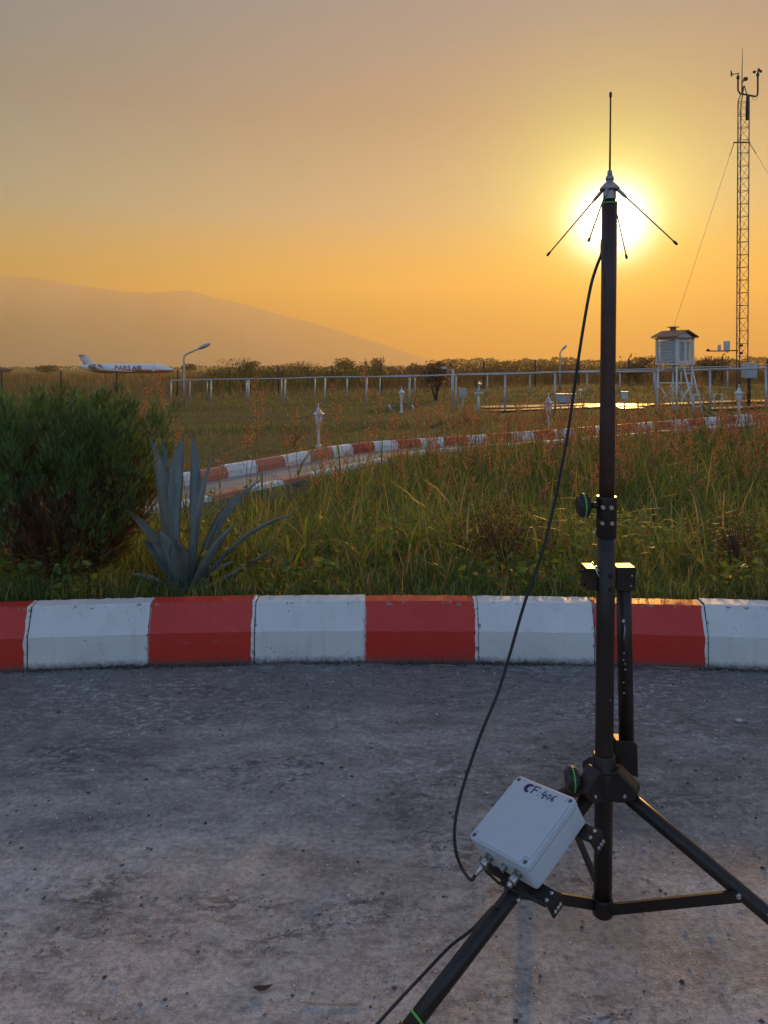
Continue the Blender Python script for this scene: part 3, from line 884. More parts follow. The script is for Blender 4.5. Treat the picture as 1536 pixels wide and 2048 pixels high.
b = MB(); rbox(b, 0.004, LW - 0.004, 0.020, LV - 0.020, 0.0015, 0.0042, 0.004); rbox(b, 0.020, LW - 0.020, 0.004, LV - 0.004, 0.00152, 0.0043, 0.004)
b.build('lid_panel', M_BOX, lid, bevel=0.0012)
b = MB(); rbox(b, 0.003, LW - 0.003, 0.003, LV - 0.003, 0.0190, 0.0215, 0.010); b.build('gasket', M_RUBBER, ebox)
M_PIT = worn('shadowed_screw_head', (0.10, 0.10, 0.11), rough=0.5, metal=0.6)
for u, v in ((0.0105, 0.0105), (LW - 0.0105, 0.0105), (0.0105, LV - 0.0105), (LW - 0.0105, LV - 0.0105)):
    b = MB(); b.rev(bp(u, v, 0.0042), -BD, [(0, 0.0050), (0.0008, 0.0050), (0.0010, 0.0040)], 14); b.build('lid_screw', M_PIT, lid)
# handwriting
def strokes(b, pts, r, d=0.0013):
    b.tube([bp(u, v, d) for u, v in pts], [q * 1.35 for q in r] if hasattr(r, '__len__') else r * 1.35, 6)
ink = MB()
def g_at(u0, v0, w, h, pts): return [(u0 + w * x, v0 + h * y) for x, y in pts]
ch = 0.021; v0 = 0.012
arc = [(0.95, 0.10), (0.7, 0.0), (0.40, 0.06), (0.12, 0.30), (0.05, 0.60), (0.22, 0.88), (0.5, 1.0), (0.72, 0.95)]
strokes(ink, g_at(0.046, v0, 0.017, ch, arc), [0.0008, 0.0013, 0.0022, 0.0032, 0.0034, 0.0026, 0.0014, 0.0007])
strokes(ink, g_at(0.049, v0 + 0.002, 0.013, ch * 0.8, arc), 0.0013)
strokes(ink, g_at(0.067, v0 - 0.001, 0.014, ch, [(0.15, 0.05), (0.12, 0.5), (0.0, 1.0)]), 0.0011)
strokes(ink, g_at(0.066, v0 - 0.001, 0.017, ch, [(0.0, 0.10), (0.5, 0.03), (1.0, 0.05)]), 0.0010)
strokes(ink, g_at(0.068, v0 - 0.001, 0.014, ch, [(0.05, 0.50), (0.5, 0.45), (0.9, 0.48)]), 0.0010)
strokes(ink, [(0.0885, v0 + 0.009), (0.0887, v0 + 0.0095)], 0.0012); strokes(ink, [(0.0875, v0 + 0.018), (0.0877, v0 + 0.0185)], 0.0012)
strokes(ink, g_at(0.096, v0, 0.012, ch, [(0.45, 0.0), (0.2, 0.35), (0.05, 0.62), (0.5, 0.60), (1.0, 0.56)]), 0.0010)
strokes(ink, g_at(0.096, v0, 0.012, ch, [(0.80, 0.30), (0.65, 0.7), (0.55, 1.05)]), 0.0010)
strokes(ink, g_at(0.111, v0 + 0.005, 0.010, ch * 0.62, [(0.5, 0.0), (0.12, 0.3), (0.05, 0.75), (0.4, 1.0), (0.85, 0.75), (0.95, 0.3), (0.6, 0.0), (0.45, 0.02)]), 0.0009)
strokes(ink, g_at(0.124, v0 + 0.002, 0.010, ch * 0.8, [(0.9, 0.0), (0.45, 0.22), (0.12, 0.6), (0.2, 0.92), (0.6, 1.0), (0.85, 0.78), (0.6, 0.6), (0.2, 0.72)]), 0.0009)
ink.build('handwriting', M_INK, lid)
# connectors on the lower edge
def connector(u, d, long):
    c = bp(u, LV - 0.001, d)
    b = MB()
    b.rev(c, BV, [(0, 0.0105), (0.003, 0.0105), (0.0031, 0.0085), (0.006, 0.0085)], 6, smooth=False)
    b.rev(c + BV * 0.006, BV, [(0, 0.0078), (0.002, 0.0092), (0.017, 0.0092), (0.019, 0.0078)], 18)
    if long: b.rev(c + BV * 0.024, BV, [(0, 0.0068), (0.010, 0.0062), (0.011, 0.0048), (0.026, 0.0044)], 14)
    else: b.rev(c + BV * 0.024, BV, [(0, 0.0066), (0.009, 0.0060), (0.010, 0.004), (0.012, 0.004)], 14)
    return b.build('connector', M_CHROME, ebox), c
cn1, cc1 = connector(0.050, 0.036, True)
cn2, cc2 = connector(0.138, 0.036, False)
b = MB(); c = bp(0.095, LV - 0.001, 0.040); b.rev(c, BV, [(0, 0.008), (0.004, 0.008), (0.0042, 0.006), (0.012, 0.0055)], 10, smooth=False); b.build('vent_plug', M_CHROME, ebox)
# bracket plates clamping the box to the leg
LA = R_(213.0); ldv = Vector((math.cos(LA), math.sin(LA), -0.585)).normalized(); lp0 = Vector((TX + 0.0036, TY, Z_PIV))
for vv, us in ((0.022, (0.02, 0.215)), (LV - 0.004, (0.030, 0.215))):
    b = MB(); rot = Matrix((BW, BV, BD)).transposed()
    for dd in (LD + 0.006, ):
        b.box(bp(sum(us) / 2, vv, dd), (us[1] - us[0], 0.034, 0.006), rot)
    b.box(bp(us[1] - 0.004, vv, LD + 0.020), (0.006, 0.036, 0.030), rot)
    c = bp(LW / 2, vv, LD); tt = (c - lp0).dot(ldv); c = lp0 + ldv * tt
    b.rev(c - ldv * 0.016, ldv, [(0, 0.0166), (0.0005, 0.0196), (0.0315, 0.0196), (0.032, 0.0166)], 20)
    b.box((c + bp(LW / 2, vv, LD + 0.006)) / 2, (0.05, 0.030, max(0.012, (c - bp(LW / 2, vv, LD + 0.006)).length)), rot)
    pl = b.build('clamp_plate', M_BLACK, ebox, bevel=0.0012)
    for uu, dv_ in ((us[1] - 0.010, -0.008), (us[1] - 0.010, 0.009), (us[0] + 0.012, 0.0)):
        s = MB(); bolt(s, bp(uu, vv + dv_, LD + 0.003), -BD, 0.0045, 0.004); s.build('clamp_bolt', M_STEEL, pl)
        s = MB(); bolt(s, bp(us[1] - 0.001, vv + dv_, LD + 0.024), BW, 0.0042, 0.004); s.build('clamp_bolt', M_STEEL, pl)
b = MB(); b.tube([bp(0.02, LV + 0.010, LD + 0.012), bp(0.06, LV + 0.014, LD + 0.022), bp(0.13, LV + 0.012, LD + 0.016), bp(0.19, LV + 0.006, LD + 0.022)], 0.0035, 8); b.build('cable_loop', M_RUBBER, ebox)

# ------------------------------------------------------------------ CABLES
def cable(name, pts, r, label):
    b = MB(); b.tube(catmull(pts, 10), r, 10)
    o = b.build(name, M_RUBBER); tag(o, label, 'cable'); return o
ce = cc1 + BV * 0.048
cpts = [TP(za(455), 0.0, 0.021), TP(za(480), -0.010, 0.022), at(1203, 507, 1.762), at(1192, 537, 1.75), at(1180, 580, 1.735), at(1161, 690, 1.735), at(1130, 900, 1.73), at(1091, 1080, 1.72), at(1048, 1210, 1.71), at(1001, 1370, 1.69), at(961, 1470, 1.67), at(927, 1570, 1.65), at(911, 1640, 1.63), at(910, 1690, 1.62), at(920, 1728, 1.615), ce + BV * 0.012 + Vector((-0.004, 0, 0)), ce]
cable('coaxial_cable', cpts, 0.0036, 'black coaxial cable bowing from the antenna mast down to the grey box')
e2 = cc2 + BV * 0.034
c2 = [e2, e2 + BV * 0.03 + Vector((0, 0.01, -0.02)), at(985, 1815, 1.60), at(945, 1858, 1.60), at(900, 1893, 1.58), at(850, 1945, 1.53), at(800, 1998, 1.47), at(755, 2048, 1.42), at(700, 2110, 1.37), Vector((-0.13, 1.25, 0.006)), Vector((-0.30, 1.10, 0.005)), Vector((-0.6, 1.0, 0.005))]
cable('feed_cable', c2, 0.0032, 'thin black cable hanging beside the near tripod leg at the bottom edge')
# ------------------------------------------------------------------ WEATHER STATION AND FAR THINGS
M_WHITE = worn('white_enamel', (0.62, 0.63, 0.62), (0.42, 0.40, 0.37), rough=0.45, scale=8, amount=0.6)
M_GALV = worn('galvanised_pipe', (0.46, 0.46, 0.45), (0.30, 0.27, 0.24), rough=0.45, metal=0.3, scale=8, amount=0.7)
M_RUST = worn('rusty_steel', (0.045, 0.028, 0.022), (0.02, 0.015, 0.013), rough=0.8, scale=10)
M_GREYP = worn('grey_instrument_paint', (0.40, 0.43, 0.45), rough=0.5, amount=0.4)
M_MAST = worn('weathered_mast_steel', (0.16, 0.13, 0.10), (0.09, 0.07, 0.05), rough=0.6, metal=0.2)
M_DARK = worn('dark_instrument', (0.03, 0.03, 0.03), rough=0.5)
M_LENS = worn('milky_lantern_glass', (0.70, 0.68, 0.66), rough=0.25, amount=0.2)
M_ROOF = worn('brown_roof_boards', (0.33, 0.17, 0.10), (0.20, 0.10, 0.06), rough=0.75)

def post_fence(name, label, pts, h, r, mat, rails, group=None, cat='fence', lean=0.0, wires=0, rail_mat=None):
    """fence through ground points; one object per post, one per rail span"""
    root = thing(name, pts[0], label, cat, group)
    tops = []
    for p in pts:
        t_ = p + Vector((rnd.uniform(-lean, lean), rnd.uniform(-lean, lean), h + rnd.uniform(-0.02, 0.02)))
        b = MB(); b.tube([p - Vector((0, 0, 0.1)), t_], r, 8); b.build('post', mat, root); tops.append(t_)
    for k in rails:
        for i in range(len(pts) - 1):
            a = pts[i].lerp(tops[i], k); c = pts[i + 1].lerp(tops[i + 1], k)
            b = MB()
            if wires: 
                m = (a + c) / 2 - Vector((0, 0, 0.02)); b.tube([a, m, c], wires, 4)
                b.build('wire', mat, root)
            else:
                e = (c - a).normalized() * 0.02
                b.tube([a - e + Vector((0, 0, r * 0.4)), c + e + Vector((0, 0, r * 0.4))], r * 0.9, 8); b.build('rail', rail_mat or mat, root)
    return root
# near white railing of the enclosure
def fence_pt(px, h=1.10):
    # rail row in the photograph
    ry = np.interp(px, [340, 570, 900, 1150, 1536, 1800], [762, 757, 752, 745, 738.5, 735])
    by = np.interp(px, [340, 700, 912, 1536, 1800], [812, 815, 823, 826, 828])
    d = h * FPX / (by - ry)
    return at(px, by, d)
near_px = [342, 422, 497, 570, 650, 733, 819, 912, 1010, 1110, 1215, 1312, 1420, 1532, 1650]
npts = [fence_pt(p) for p in near_px]
post_fence('pipe_railing', 'white pipe railing nearest the camera round the weather station lawn', npts, 1.10, 0.032, M_GALV, (1.0,), 'white railings of the weather station')
# far side of the enclosure
def far_pt(px):
    by = np.interp(px, [414, 700, 1060, 1536], [806, 803, 796, 786]); ry = np.interp(px, [414, 700, 1060, 1536], [760.5, 755, 746, 731])
    d = 1.10 * FPX / (by - ry); return at(px, by, d)
fpts = [far_pt(p) for p in (414, 493, 563, 630, 694, 760, 830, 905, 975, 1060, 1174, 1240, 1308, 1362, 1455, 1540)]
post_fence('pipe_railing', 'white pipe railing on the far side of the weather station lawn', fpts, 1.10, 0.03, M_GALV, (1.0,), 'white railings of the weather station')
post_fence('pipe_railing', 'short white pipe railing closing the left end of the weather station lawn', [npts[0], npts[0].lerp(fpts[0], 0.5), fpts[0]], 1.10, 0.03, M_GALV, (1.0,), 'white railings of the weather station')
# dark boundary fence
dp = []
for px, by in ((-220, 790), (-110, 790), (4, 790), (123, 790), (233, 790), (354, 790), (460, 790), (557, 790), (665, 790), (763, 790), (865, 790), (968, 790), (1070, 790), (1157, 790), (1258, 790), (1350, 790), (1443, 790), (1534, 790), (1640, 790)):
    d = 46.0; x = (px - 768) / FPX * d
    dp.append(Vector((x, d, gz(x, d))))
bf = post_fence('boundary_fence', 'rusty dark post and wire boundary fence behind the railings', dp, 1.62, 0.05, M_RUST, (0.35, 0.65, 0.92), lean=0.05, wires=0.004)
for i in (14, 16):
    b = MB(); p = dp[i] + Vector((0, 0, 1.6)); b.tube([p, p + Vector((0.02, 0, 0.1)), p + Vector((0.16, -0.1, 0.34))], 0.03, 6); b.build('bent_arm', M_RUST, bf)

# garden lanterns
def make_lantern(H=0.72):
    root = thing('garden_lantern', (0, 0, 0), '', 'garden lamp', 'white garden lanterns'); s = H / 0.72
    Z = (0, 0, 1)
    b = MB(); b.rev((0, 0, -0.03), Z, [(0, 0.055 * s), (0.05 * s, 0.05 * s), (0.06 * s, 0.034 * s), (0.10 * s, 0.026 * s), (0.12 * s, 0.030 * s), (0.13 * s, 0.024 * s), (0.36 * s, 0.028 * s), (0.38 * s, 0.036 * s), (0.395 * s, 0.030 * s)], 12); b.build('pillar', M_WHITE, root)
    b = MB(); b.rev((0, 0, 0.36 * s), Z, [(0, 0.030 * s), (0.02 * s, 0.048 * s), (0.03 * s, 0.050 * s)], 6, smooth=False); b.build('lantern_base', M_WHITE, root)
    b = MB(); b.rev((0, 0, 0.391 * s), Z, [(0, 0.046 * s), (0.14 * s, 0.070 * s)], 6, smooth=False); b.build('lantern_glass', M_LENS, root)
    for k in range(6):
        a = 2 * math.pi * k / 6 ; b = MB()
        up = Vector((0, 0, 1)).orthogonal().normalized(); w_ = Vector((0, 0, 1)).cross(up)
        dv = up * math.cos(a) + w_ * math.sin(a)
        b.tube([dv * 0.049 * s + Vector((0, 0, 0.39 * s)), dv * 0.073 * s + Vector((0, 0, 0.535 * s))], 0.005 * s, 4); b.build('lantern_bar', M_WHITE, root)
    b = MB(); b.rev((0, 0, 0.532 * s), Z, [(0, 0.094 * s), (0.012 * s, 0.090 * s), (0.045 * s, 0.052 * s), (0.085 * s, 0.028 * s), (0.105 * s, 0.022 * s), (0.112 * s, 0.010 * s), (0.150 * s, 0.009 * s), (0.160 * s, 0.014 * s), (0.172 * s, 0.009 * s), (0.20 * s, 0.002 * s)], 12); b.build('roof', M_WHITE, root)
    return root
def copy_tree(o, parent=None):
    c = o.copy(); col.objects.link(c)
    if parent is not None: c.parent = parent
    for ch in [x for x in list(bpy.data.objects) if x.parent == o]: copy_tree(ch, c)
    return c
lan = make_lantern()
for i, (px, top, base, lab) in enumerate(((637, 806, 893, 'white garden lantern behind the path at the left, the nearest and largest'), (1097, 786, 864, 'white garden lantern beside the path left of the tripod pole'), (1478, 768, 842, 'white garden lantern by the path at the right edge below the mast'), (803, 772, 824, 'small distant white garden lantern by the middle of the railing'))):
    o = lan if i == 0 else copy_tree(lan)
    d = 0.72 * FPX / (base - top) * (1.0 if i < 3 else 1.0)
    p = at(px, base, d); o.location = p; o['label'] = lab

# street lamps
def street_lamp(px, base_y, knee_y, head0, head1, d, label, rp):
    p = at(px, base_y, d); p.z = max(p.z, gz(p.x, p.y) - 0.02)
    root = thing('street_lamp', p, label, 'street lamp')
    knee = at(px, knee_y, d); h0 = at(*head0, d); h1 = at(*head1, d)
    b = MB(); mid = knee.lerp(h0, 0.18) + Vector((0, 0, 0.03))
    b.tube([p, p.lerp(knee, 0.5), knee - Vector((0, 0, 0.08)), knee - Vector((0, 0, 0.02)), mid, h0], [rp, rp * 0.92, rp * 0.8, rp * 0.8, rp * 0.75, rp * 0.7], 10); b.build('pole', M_GALV, root)
    ax = (h1 - h0).normalized(); L = (h1 - h0).length
    b = MB(); n = 14; prof = [(-0.02, 0.02), (0.0, 0.24), (0.15, 0.55), (0.35, 0.95), (0.62, 1.0), (0.85, 0.75), (0.97, 0.35), (1.0, 0.1)]
    w = L * 0.22; up = Vector((0, 0, 1)); sd = ax.cross(up).normalized(); nn = sd.cross(ax)
    vs = []
    for t_, k in prof:
        for j in range(n):
            a = 2 * math.pi * j / n
            vs.append(h0 + ax * L * t_ + sd * math.cos(a) * w * k + nn * math.sin(a) * w * 0.62 * k)
    m = len(prof)
    b.add(vs, [(i * n + k, i * n + (k + 1) % n, (i + 1) * n + (k + 1) % n, (i + 1) * n + k) for i in range(m - 1) for k in range(n)] + [tuple(range(n)), tuple((m - 1) * n + k for k in range(n))], True)
    hd_ = b.build('lamp_head', M_GREYP, root)
    return root
street_lamp(368, 814, 712, (394, 699), (421, 687), 32.0, 'curved grey street lamp standing just left among the railing posts', 0.05)
street_lamp(1120, 800, 708, (1122, 702), (1134, 690), 40.0, 'distant grey street lamp seen left of the tripod pole', 0.05)
# short lamp on the railing line
p = at(905, 826, 19.6); root = thing('floodlight_post', p, 'short white post with a small floodlight on a side arm by the railing', 'lamp post')
t_ = at(905, 738, 19.6); b = MB(); b.tube([p, t_], 0.035, 8); b.build('pole', M_GALV, root)
b = MB(); b.tube([t_ - Vector((0, 0, 0.03)), at(890, 739, 19.55)], 0.014, 6); b.build('arm', M_GALV, root)
b = MB(); b.rev(at(894, 737, 19.55), (-1, -0.3, -0.1), [(0, 0.02), (0.02, 0.05), (0.10, 0.065), (0.13, 0.055), (0.135, 0.03)], 12); b.build('lamp_head', M_CHROME, root)

# ------------------------------------------------------------------ Stevenson screen
def build_screen():
    D = 19.3; corner = at(1353.5, 728, D); a = R_(60)
    ex = Vector((math.cos(a), -math.sin(a), 0)); ey = Vector((math.sin(a), math.cos(a), 0)); ez = Vector((0, 0, 1))
    W, L, H = 0.63, 0.63, 0.655
    O = corner - ex * W                      # left-front-bottom corner
    P = lambda x, y, z: O + ex * x + ey * y + ez * z
    rot = Matrix((ex, ey, ez)).transposed()
    gzz = gz(O.x, O.y)
    root = thing('instrument_shelter', Vector((corner.x, corner.y, gzz)), 'white louvred weather shelter on tall legs with brown pitched roof', 'weather shelter')
    def bar(b, p, q, w):
        b.tube([p, q], w, 4, smooth=False)
    # corner posts and frame
    for x in (0.0, W):
        for y in (0.0, L):
            b = MB(); b.box(P(x, y, H / 2), (0.05, 0.05, H), rot); b.build('corner_post', M_WHITE, root)
    b = MB()
    b.box(P(W / 2, L / 2, 0.0), (W + 0.06, L + 0.06, 0.035), rot); b.build('floor_frame', M_WHITE, root)
    b = MB(); b.box(P(W / 2, L / 2, H), (W + 0.055, L + 0.055, 0.04), rot); b.build('top_frame', M_WHITE, root)
    # louvres: four sides; the gable side has a pair of doors
    n = 15
    def slats(x0, x1, y0, y1, nrm, name, par):
        ln = math.hypot(x1 - x0, y1 - y0); dx, dy = (x1 - x0) / ln, (y1 - y0) / ln
        o3 = None
        for k in range(n):
            z = 0.045 + (H - 0.09) * (k + 0.5) / n
            b = MB(); u = (ex * dx + ey * dy); nn = ex * nrm[0] + ey * nrm[1]
            tilt = (nn * 0.8 - ez * 0.6).normalized()
            r3 = Matrix((u, tilt, u.cross(tilt))).transposed()
            b.box(P((x0 + x1) / 2, (y0 + y1) / 2, z) + nn * 0.004, (ln, 0.040, 0.007), r3)
            b.build('slat', M_WHITE, par)
    for x0, x1, y0, y1, nrm in ((0.03, W - 0.03, 0, 0, (0, -1)), (0.03, W - 0.03, L, L, (0, 1)), (0, 0, 0.03, L - 0.03, (-1, 0))):
        slats(x0, x1, y0, y1, nrm, 'slat', root)
    for y0, y1 in ((0.03, L / 2 - 0.004), (L / 2 + 0.004, L - 0.03)):
        b = MB()
        for yy in (y0 + 0.022, y1 - 0.022): b.box(P(W + 0.012, yy, H / 2), (0.024, 0.044, H - 0.06), rot)
        for zz in (0.06, H - 0.06): b.box(P(W + 0.0121, (y0 + y1) / 2, zz), (0.0236, y1 - y0 - 0.08, 0.05), rot)
        dr = b.build('door', M_WHITE, root)
        slats(W, W, y0 + 0.04, y1 - 0.04, (1, 0), 'slat', dr)
    b = MB(); b.box(P(W / 2, L / 2, H / 2), (W - 0.14, L - 0.14, H - 0.08), rot); b.build('inner_case', M_WHITE, root)
    # roof: ridge along ex, gables at +-ex
    e = 0.11; rh = 0.17; t = 0.02
    for s_ in (-1, 1):
        y_e = L / 2 + s_ * (L / 2 + e); z_e = H + 0.045; z_r = H + 0.045 + rh
        b = MB(); b.add([P(-e, y_e, z_e), P(W + e, y_e, z_e), P(W + e, L / 2, z_r), P(-e, L / 2, z_r), P(-e, y_e, z_e + t), P(W + e, y_e, z_e + t), P(W + e, L / 2, z_r + t), P(-e, L / 2, z_r + t)], [(3, 2, 1, 0), (4, 5, 6, 7), (0, 1, 5, 4), (1, 2, 6, 5), (2, 3, 7, 6), (3, 0, 4, 7)])
        b.build('roof_board', M_ROOF, root)
    b = MB(); b.box(P(W / 2, L / 2, H + 0.028), (W + 0.20, L + 0.20, 0.014), rot); b.build('eave_board', M_ROOF, root)
    for x in (0.01, W - 0.01):
        b = MB(); b.prism([P(x - 0.01, 0, H + 0.04), P(x - 0.01, L, H + 0.04), P(x - 0.01, L / 2, H + 0.03 + rh)], ex * 0.02); b.build('gable', M_WHITE, root)
    c = P(W * 0.42, L / 2, H + 0.045 + rh - 0.01)
    b = MB(); b.box(c + ez * 0.05, (0.11, 0.11, 0.11), rot); b.build('chimney', M_ROOF, root)
    b = MB(); b.box(c + ez * 0.115, (0.22, 0.22, 0.022), rot); b.build('chimney_cap', M_ROOF, root)
    # stand
    zl = gzz - 0.05 - O.z
    F_ = []
    for x, y in ((0.03, 0.03), (W - 0.03, 0.03), (W - 0.03, L - 0.03), (0.03, L - 0.03)):
        f = P(x + (x - W / 2) * 0.10, y + (y - L / 2) * 0.10, zl); F_.append((f, P(x, y, -0.02)))
        b = MB(); b.tube([f, P(x, y, -0.02)], 0.026, 8); b.build('leg', M_WHITE, root)
    for i in range(4):
        f0, t0 = F_[i]; f1, t1 = F_[(i + 1) % 4]
        b = MB(); b.tube([f0.lerp(t0, 0.15), f1.lerp(t1, 0.62)], 0.014, 6); b.build('brace', M_WHITE, root)
        b = MB(); b.tube([f0.lerp(t0, 0.62), f1.lerp(t1, 0.15)], 0.014, 6); b.build('brace', M_WHITE, root)
        b = MB(); b.tube([f0.lerp(t0, 0.64), f1.lerp(t1, 0.64)], 0.016, 6); b.build('stretcher', M_WHITE, root)
    # steps to the doors
    lad = []
    for y in (L * 0.30, L * 0.78):
        f, q = P(W + 0.42, y, zl), P(W + 0.06, y, -0.06); lad.append((f, q))
        b = MB(); b.tube([f, q], 0.022, 6); b.build('ladder_rail', M_WHITE, root)
    for k in (0.2, 0.42, 0.64, 0.86):
        b = MB(); b.tube([lad[0][0].lerp(lad[0][1], k), lad[1][0].lerp(lad[1][1], k)], 0.018, 6); b.build('ladder_rung', M_WHITE, root)
build_screen()

# ------------------------------------------------------------------ lattice mast with wind instruments
def build_mast():
    D = 22.0; bx = at(1482, 738, D).x; z0 = gz(bx, D) - 0.05
    root = thing('lattice_mast', (bx, D, z0), 'tall slim lattice mast with wind vane and anemometer on top', 'mast')
    S = 0.165; C = Vector((bx, D, 0)); lean = 0.0055
    ang = [R_(a) for a in (200, 320, 80)]
    P = lambda k, z: C + Vector((math.cos(ang[k]) * S * 1.08 + lean * z, math.sin(ang[k]) * S * 1.08, z))
    ztop = CAM_H - (205 - HOR) / FPX * D
    for k in range(3):
        b = MB(); b.tube([P(k, z0), P(k, 3), P(k, 6), P(k, ztop)], 0.017, 8); b.build('leg', M_MAST, root)
        b = MB(); q = Vector((bx + lean * ztop + 0.04, D, ztop + 0.50)); b.tube([P(k, ztop), q], 0.015, 6); b.build('apex_strut', M_MAST, root)
    n = 24; step = (ztop - z0) / n
    for i in range(n + 1):
        z = z0 + step * i
        b = MB(); b.tube([P(0, z), P(1, z)], 0.008, 5); b.tube([P(1, z), P(2, z)], 0.008, 5); b.tube([P(2, z), P(0, z)], 0.008, 5); b.build('cross_brace', M_MAST, root)
        if i < n:
            b = MB(); s_ = i % 2
            for k in range(3):
                k2 = (k + 1) % 3
                b.tube([P(k if s_ else k2, z), P(k2 if s_ else k, z + step)], 0.006, 5)
            b.build('diagonal_brace', M_MAST, root)
    A = lambda px, py, dd=0.0: at(px, py, D + dd)
    # guy ring and wires
    zg = CAM_H - (285 - HOR) / FPX * D
    b = MB(); b.tube([A(1467, 285), A(1500, 285)], 0.022, 8); b.build('guy_bar', M_MAST, root)
    for a, e in ((A(1468, 286), on_ground(1300, 796)), (A(1499, 286), Vector((bx + 5.6, D + 1.0, gz(bx + 5.6, D + 1.0)))), (A(1484, 286), Vector((bx + 0.8, D - 6.5, gz(bx, D - 6))))):
        if e.y < D - 2: continue
        q = a.lerp(e, 0.04)
        b = MB(); b.tube([a, q], 0.010, 6); b.build('turnbuckle', M_DARK, root)
        b = MB(); b.tube([q, q.lerp(e, 0.5) - Vector((0, 0, 0.05)), e], 0.0055, 5); b.build('guy_wire', M_GALV, root)
    # lightning rod
    b = MB(); b.tube([A(1484, 185), A(1484, 152), A(1485, 97)], [0.022, 0.014, 0.006], 6); b.build('lightning_rod', M_MAST, root)
    # instrument crossarm: down-left up-curve to vane, right to cups
    b = MB(); b.tube([A(1476, 158), A(1476, 181), A(1480, 187), A(1495, 190), A(1511, 193), A(1515, 190), A(1515.5, 182), A(1515.5, 152)], 0.026, 8); b.build('crossarm', M_DARK, root)
    b = MB(); b.tube([A(1496, 190), A(1495, 214), A(1494, 240)], [0.05, 0.055, 0.045], 8); b.build('cable_housing', M_DARK, root)
    b = MB(); b.tube([A(1504, 194), A(1508, 200), A(1514, 200), A(1515, 193)], 0.006, 5); b.build('signal_wire', M_DARK, root)
    b = MB(); b.rev(A(1476, 159), (0, 0, 1), [(0, 0.02), (0.02, 0.045), (0.09, 0.045), (0.12, 0.02), (0.18, 0.015)], 10); vb = b.build('wind_vane', M_DARK, root)
    b = MB(); b.tube([A(1479, 146), A(1465, 149)], 0.012, 6); b.build('vane_arm', M_DARK, vb)
    b = MB(); b.prism([A(1461.5, 140), A(1463, 141), A(1466, 149), A(1463, 153), A(1461.5, 153.5)], (0, 0.012, 0)); b.build('vane_fin', M_DARK, vb)
    b = MB(); b.rev(A(1515.5, 153), (0, 0, 1), [(0, 0.03), (0.03, 0.045), (0.08, 0.045), (0.11, 0.02), (0.17, 0.018)], 10); an = b.build('anemometer', M_DARK, root)
    hubp = A(1515.5, 142)
    for k in range(3):
        a = R_(20 + 120 * k); dv = Vector((math.cos(a), math.sin(a), 0))
        b = MB(); b.tube([hubp, hubp + dv * 0.085], 0.006, 5); b.build('cup_arm', M_DARK, an)
        b = MB(); cc = hubp + dv * 0.10; tv = Vector((-dv.y, dv.x, 0)); b.rev(cc, tv, [(-0.025, 0.045), (0.0, 0.042), (0.025, 0.028), (0.038, 0.01)], 10); b.build('wind_cup', M_DARK, an)
    c = A(1491, 158); b = MB(); b.box(c, (0.10, 0.09, 0.085)); b.tube([A(1484, 166), A(1488, 161)], 0.016, 6); b.build('sensor_box', M_DARK, root)
    # temperature and radiation sensors on a side arm near the foot
    b = MB(); b.tube([A(1413, 702), A(1440, 702), A(1476, 701)], 0.018, 8); ar = b.build('sensor_arm', M_MAST, root)
    b = MB(); b.tube([A(1452, 703), A(1455, 705), A(1458, 702)], 0.012, 6); b.build('cable', M_DARK, ar)
    for px, y0, y1, r in ((1438.5, 701, 689.5, 0.046), (1453.5, 701, 682, 0.09)):
        zb = A(px, y0); hgt = (y0 - y1) / FPX * D
        prof = []; nn = 7 if r > 0.05 else 5
        for k in range(nn):
            h0 = hgt * k / nn; prof += [(h0, r * 0.93), (h0 + hgt / nn * 0.15, r), (h0 + hgt / nn * 0.8, r * 0.97), (h0 + hgt / nn * 0.98, r * 0.90)]
        b = MB(); b.rev(zb, (0, 0, 1), prof, 14); b.build('radiation_shield', M_WHITE, ar)
    b = MB(); b.rev(A(1416, 701), (0, 0, 1), [(0, 0.05), (0.02, 0.055), (0.03, 0.03), (0.05, 0.028)], 10); b.build('pyranometer', M_DARK, ar)
    for zpx_ in (691, 706):
        b = MB(); b.box(A(1482, zpx_, -0.16), (0.09, 0.06, 0.07)); b.build('clamp', M_DARK, root)
build_mast()

# ------------------------------------------------------------------ small instruments on the lawn
def on(px, py): return on_ground(px, py)
def inst(name, px, base, d, label, cat):
    p = at(px, base, d); return thing(name, p, label, cat), p
# cabinet by the mast
r_, p = inst('instrument_cabinet', 1498, 812, 20.0, 'pale weatherproof cabinet on a brown post below the lattice mast', 'cabinet')
b = MB(); b.tube([p, at(1498, 757, 20)], 0.045, 8); b.build('post', M_RUST, r_)
b = MB(); c = at(1498.5, 743, 20); b.box(c, (0.33, 0.24, 0.37)); b.build('housing', M_GREYP, r_, bevel=0.03)
b = MB(); c = at(1498.5, 728, 20); b.box(c + Vector((0, 0, 0.02)), (0.24, 0.2, 0.03)); b.build('cover', M_WHITE, r_, bevel=0.008)
# white box on a post
r_, p = inst('meter_box', 1249, 824, 21.0, 'small white meter box on a thin post right of the tripod pole', 'meter box')
b = MB(); b.tube([p, at(1249, 797, 21)], 0.02, 8); b.build('post', M_WHITE, r_)
b = MB(); b.box(at(1249, 791, 21), (0.165, 0.14, 0.20)); b.build('housing', M_WHITE, r_, bevel=0.01)
b = MB(); b.box(at(1249, 783.5, 21), (0.19, 0.17, 0.018)); b.build('rain_cover', M_GREYP, r_)
# white marker pole
r_, p = inst('marker_pole', 1230, 806, 24.0, 'plain white marker pole just right of the tripod pole', 'pole')
b = MB(); b.tube([p, at(1230, 770, 24)], 0.035, 8); b.build('shaft', M_WHITE, r_)
b = MB(); b.rev(at(1230, 770, 24), (0, 0, 1), [(0, 0.04), (0.02, 0.045), (0.03, 0.02)], 10); b.build('cap', M_WHITE, r_)
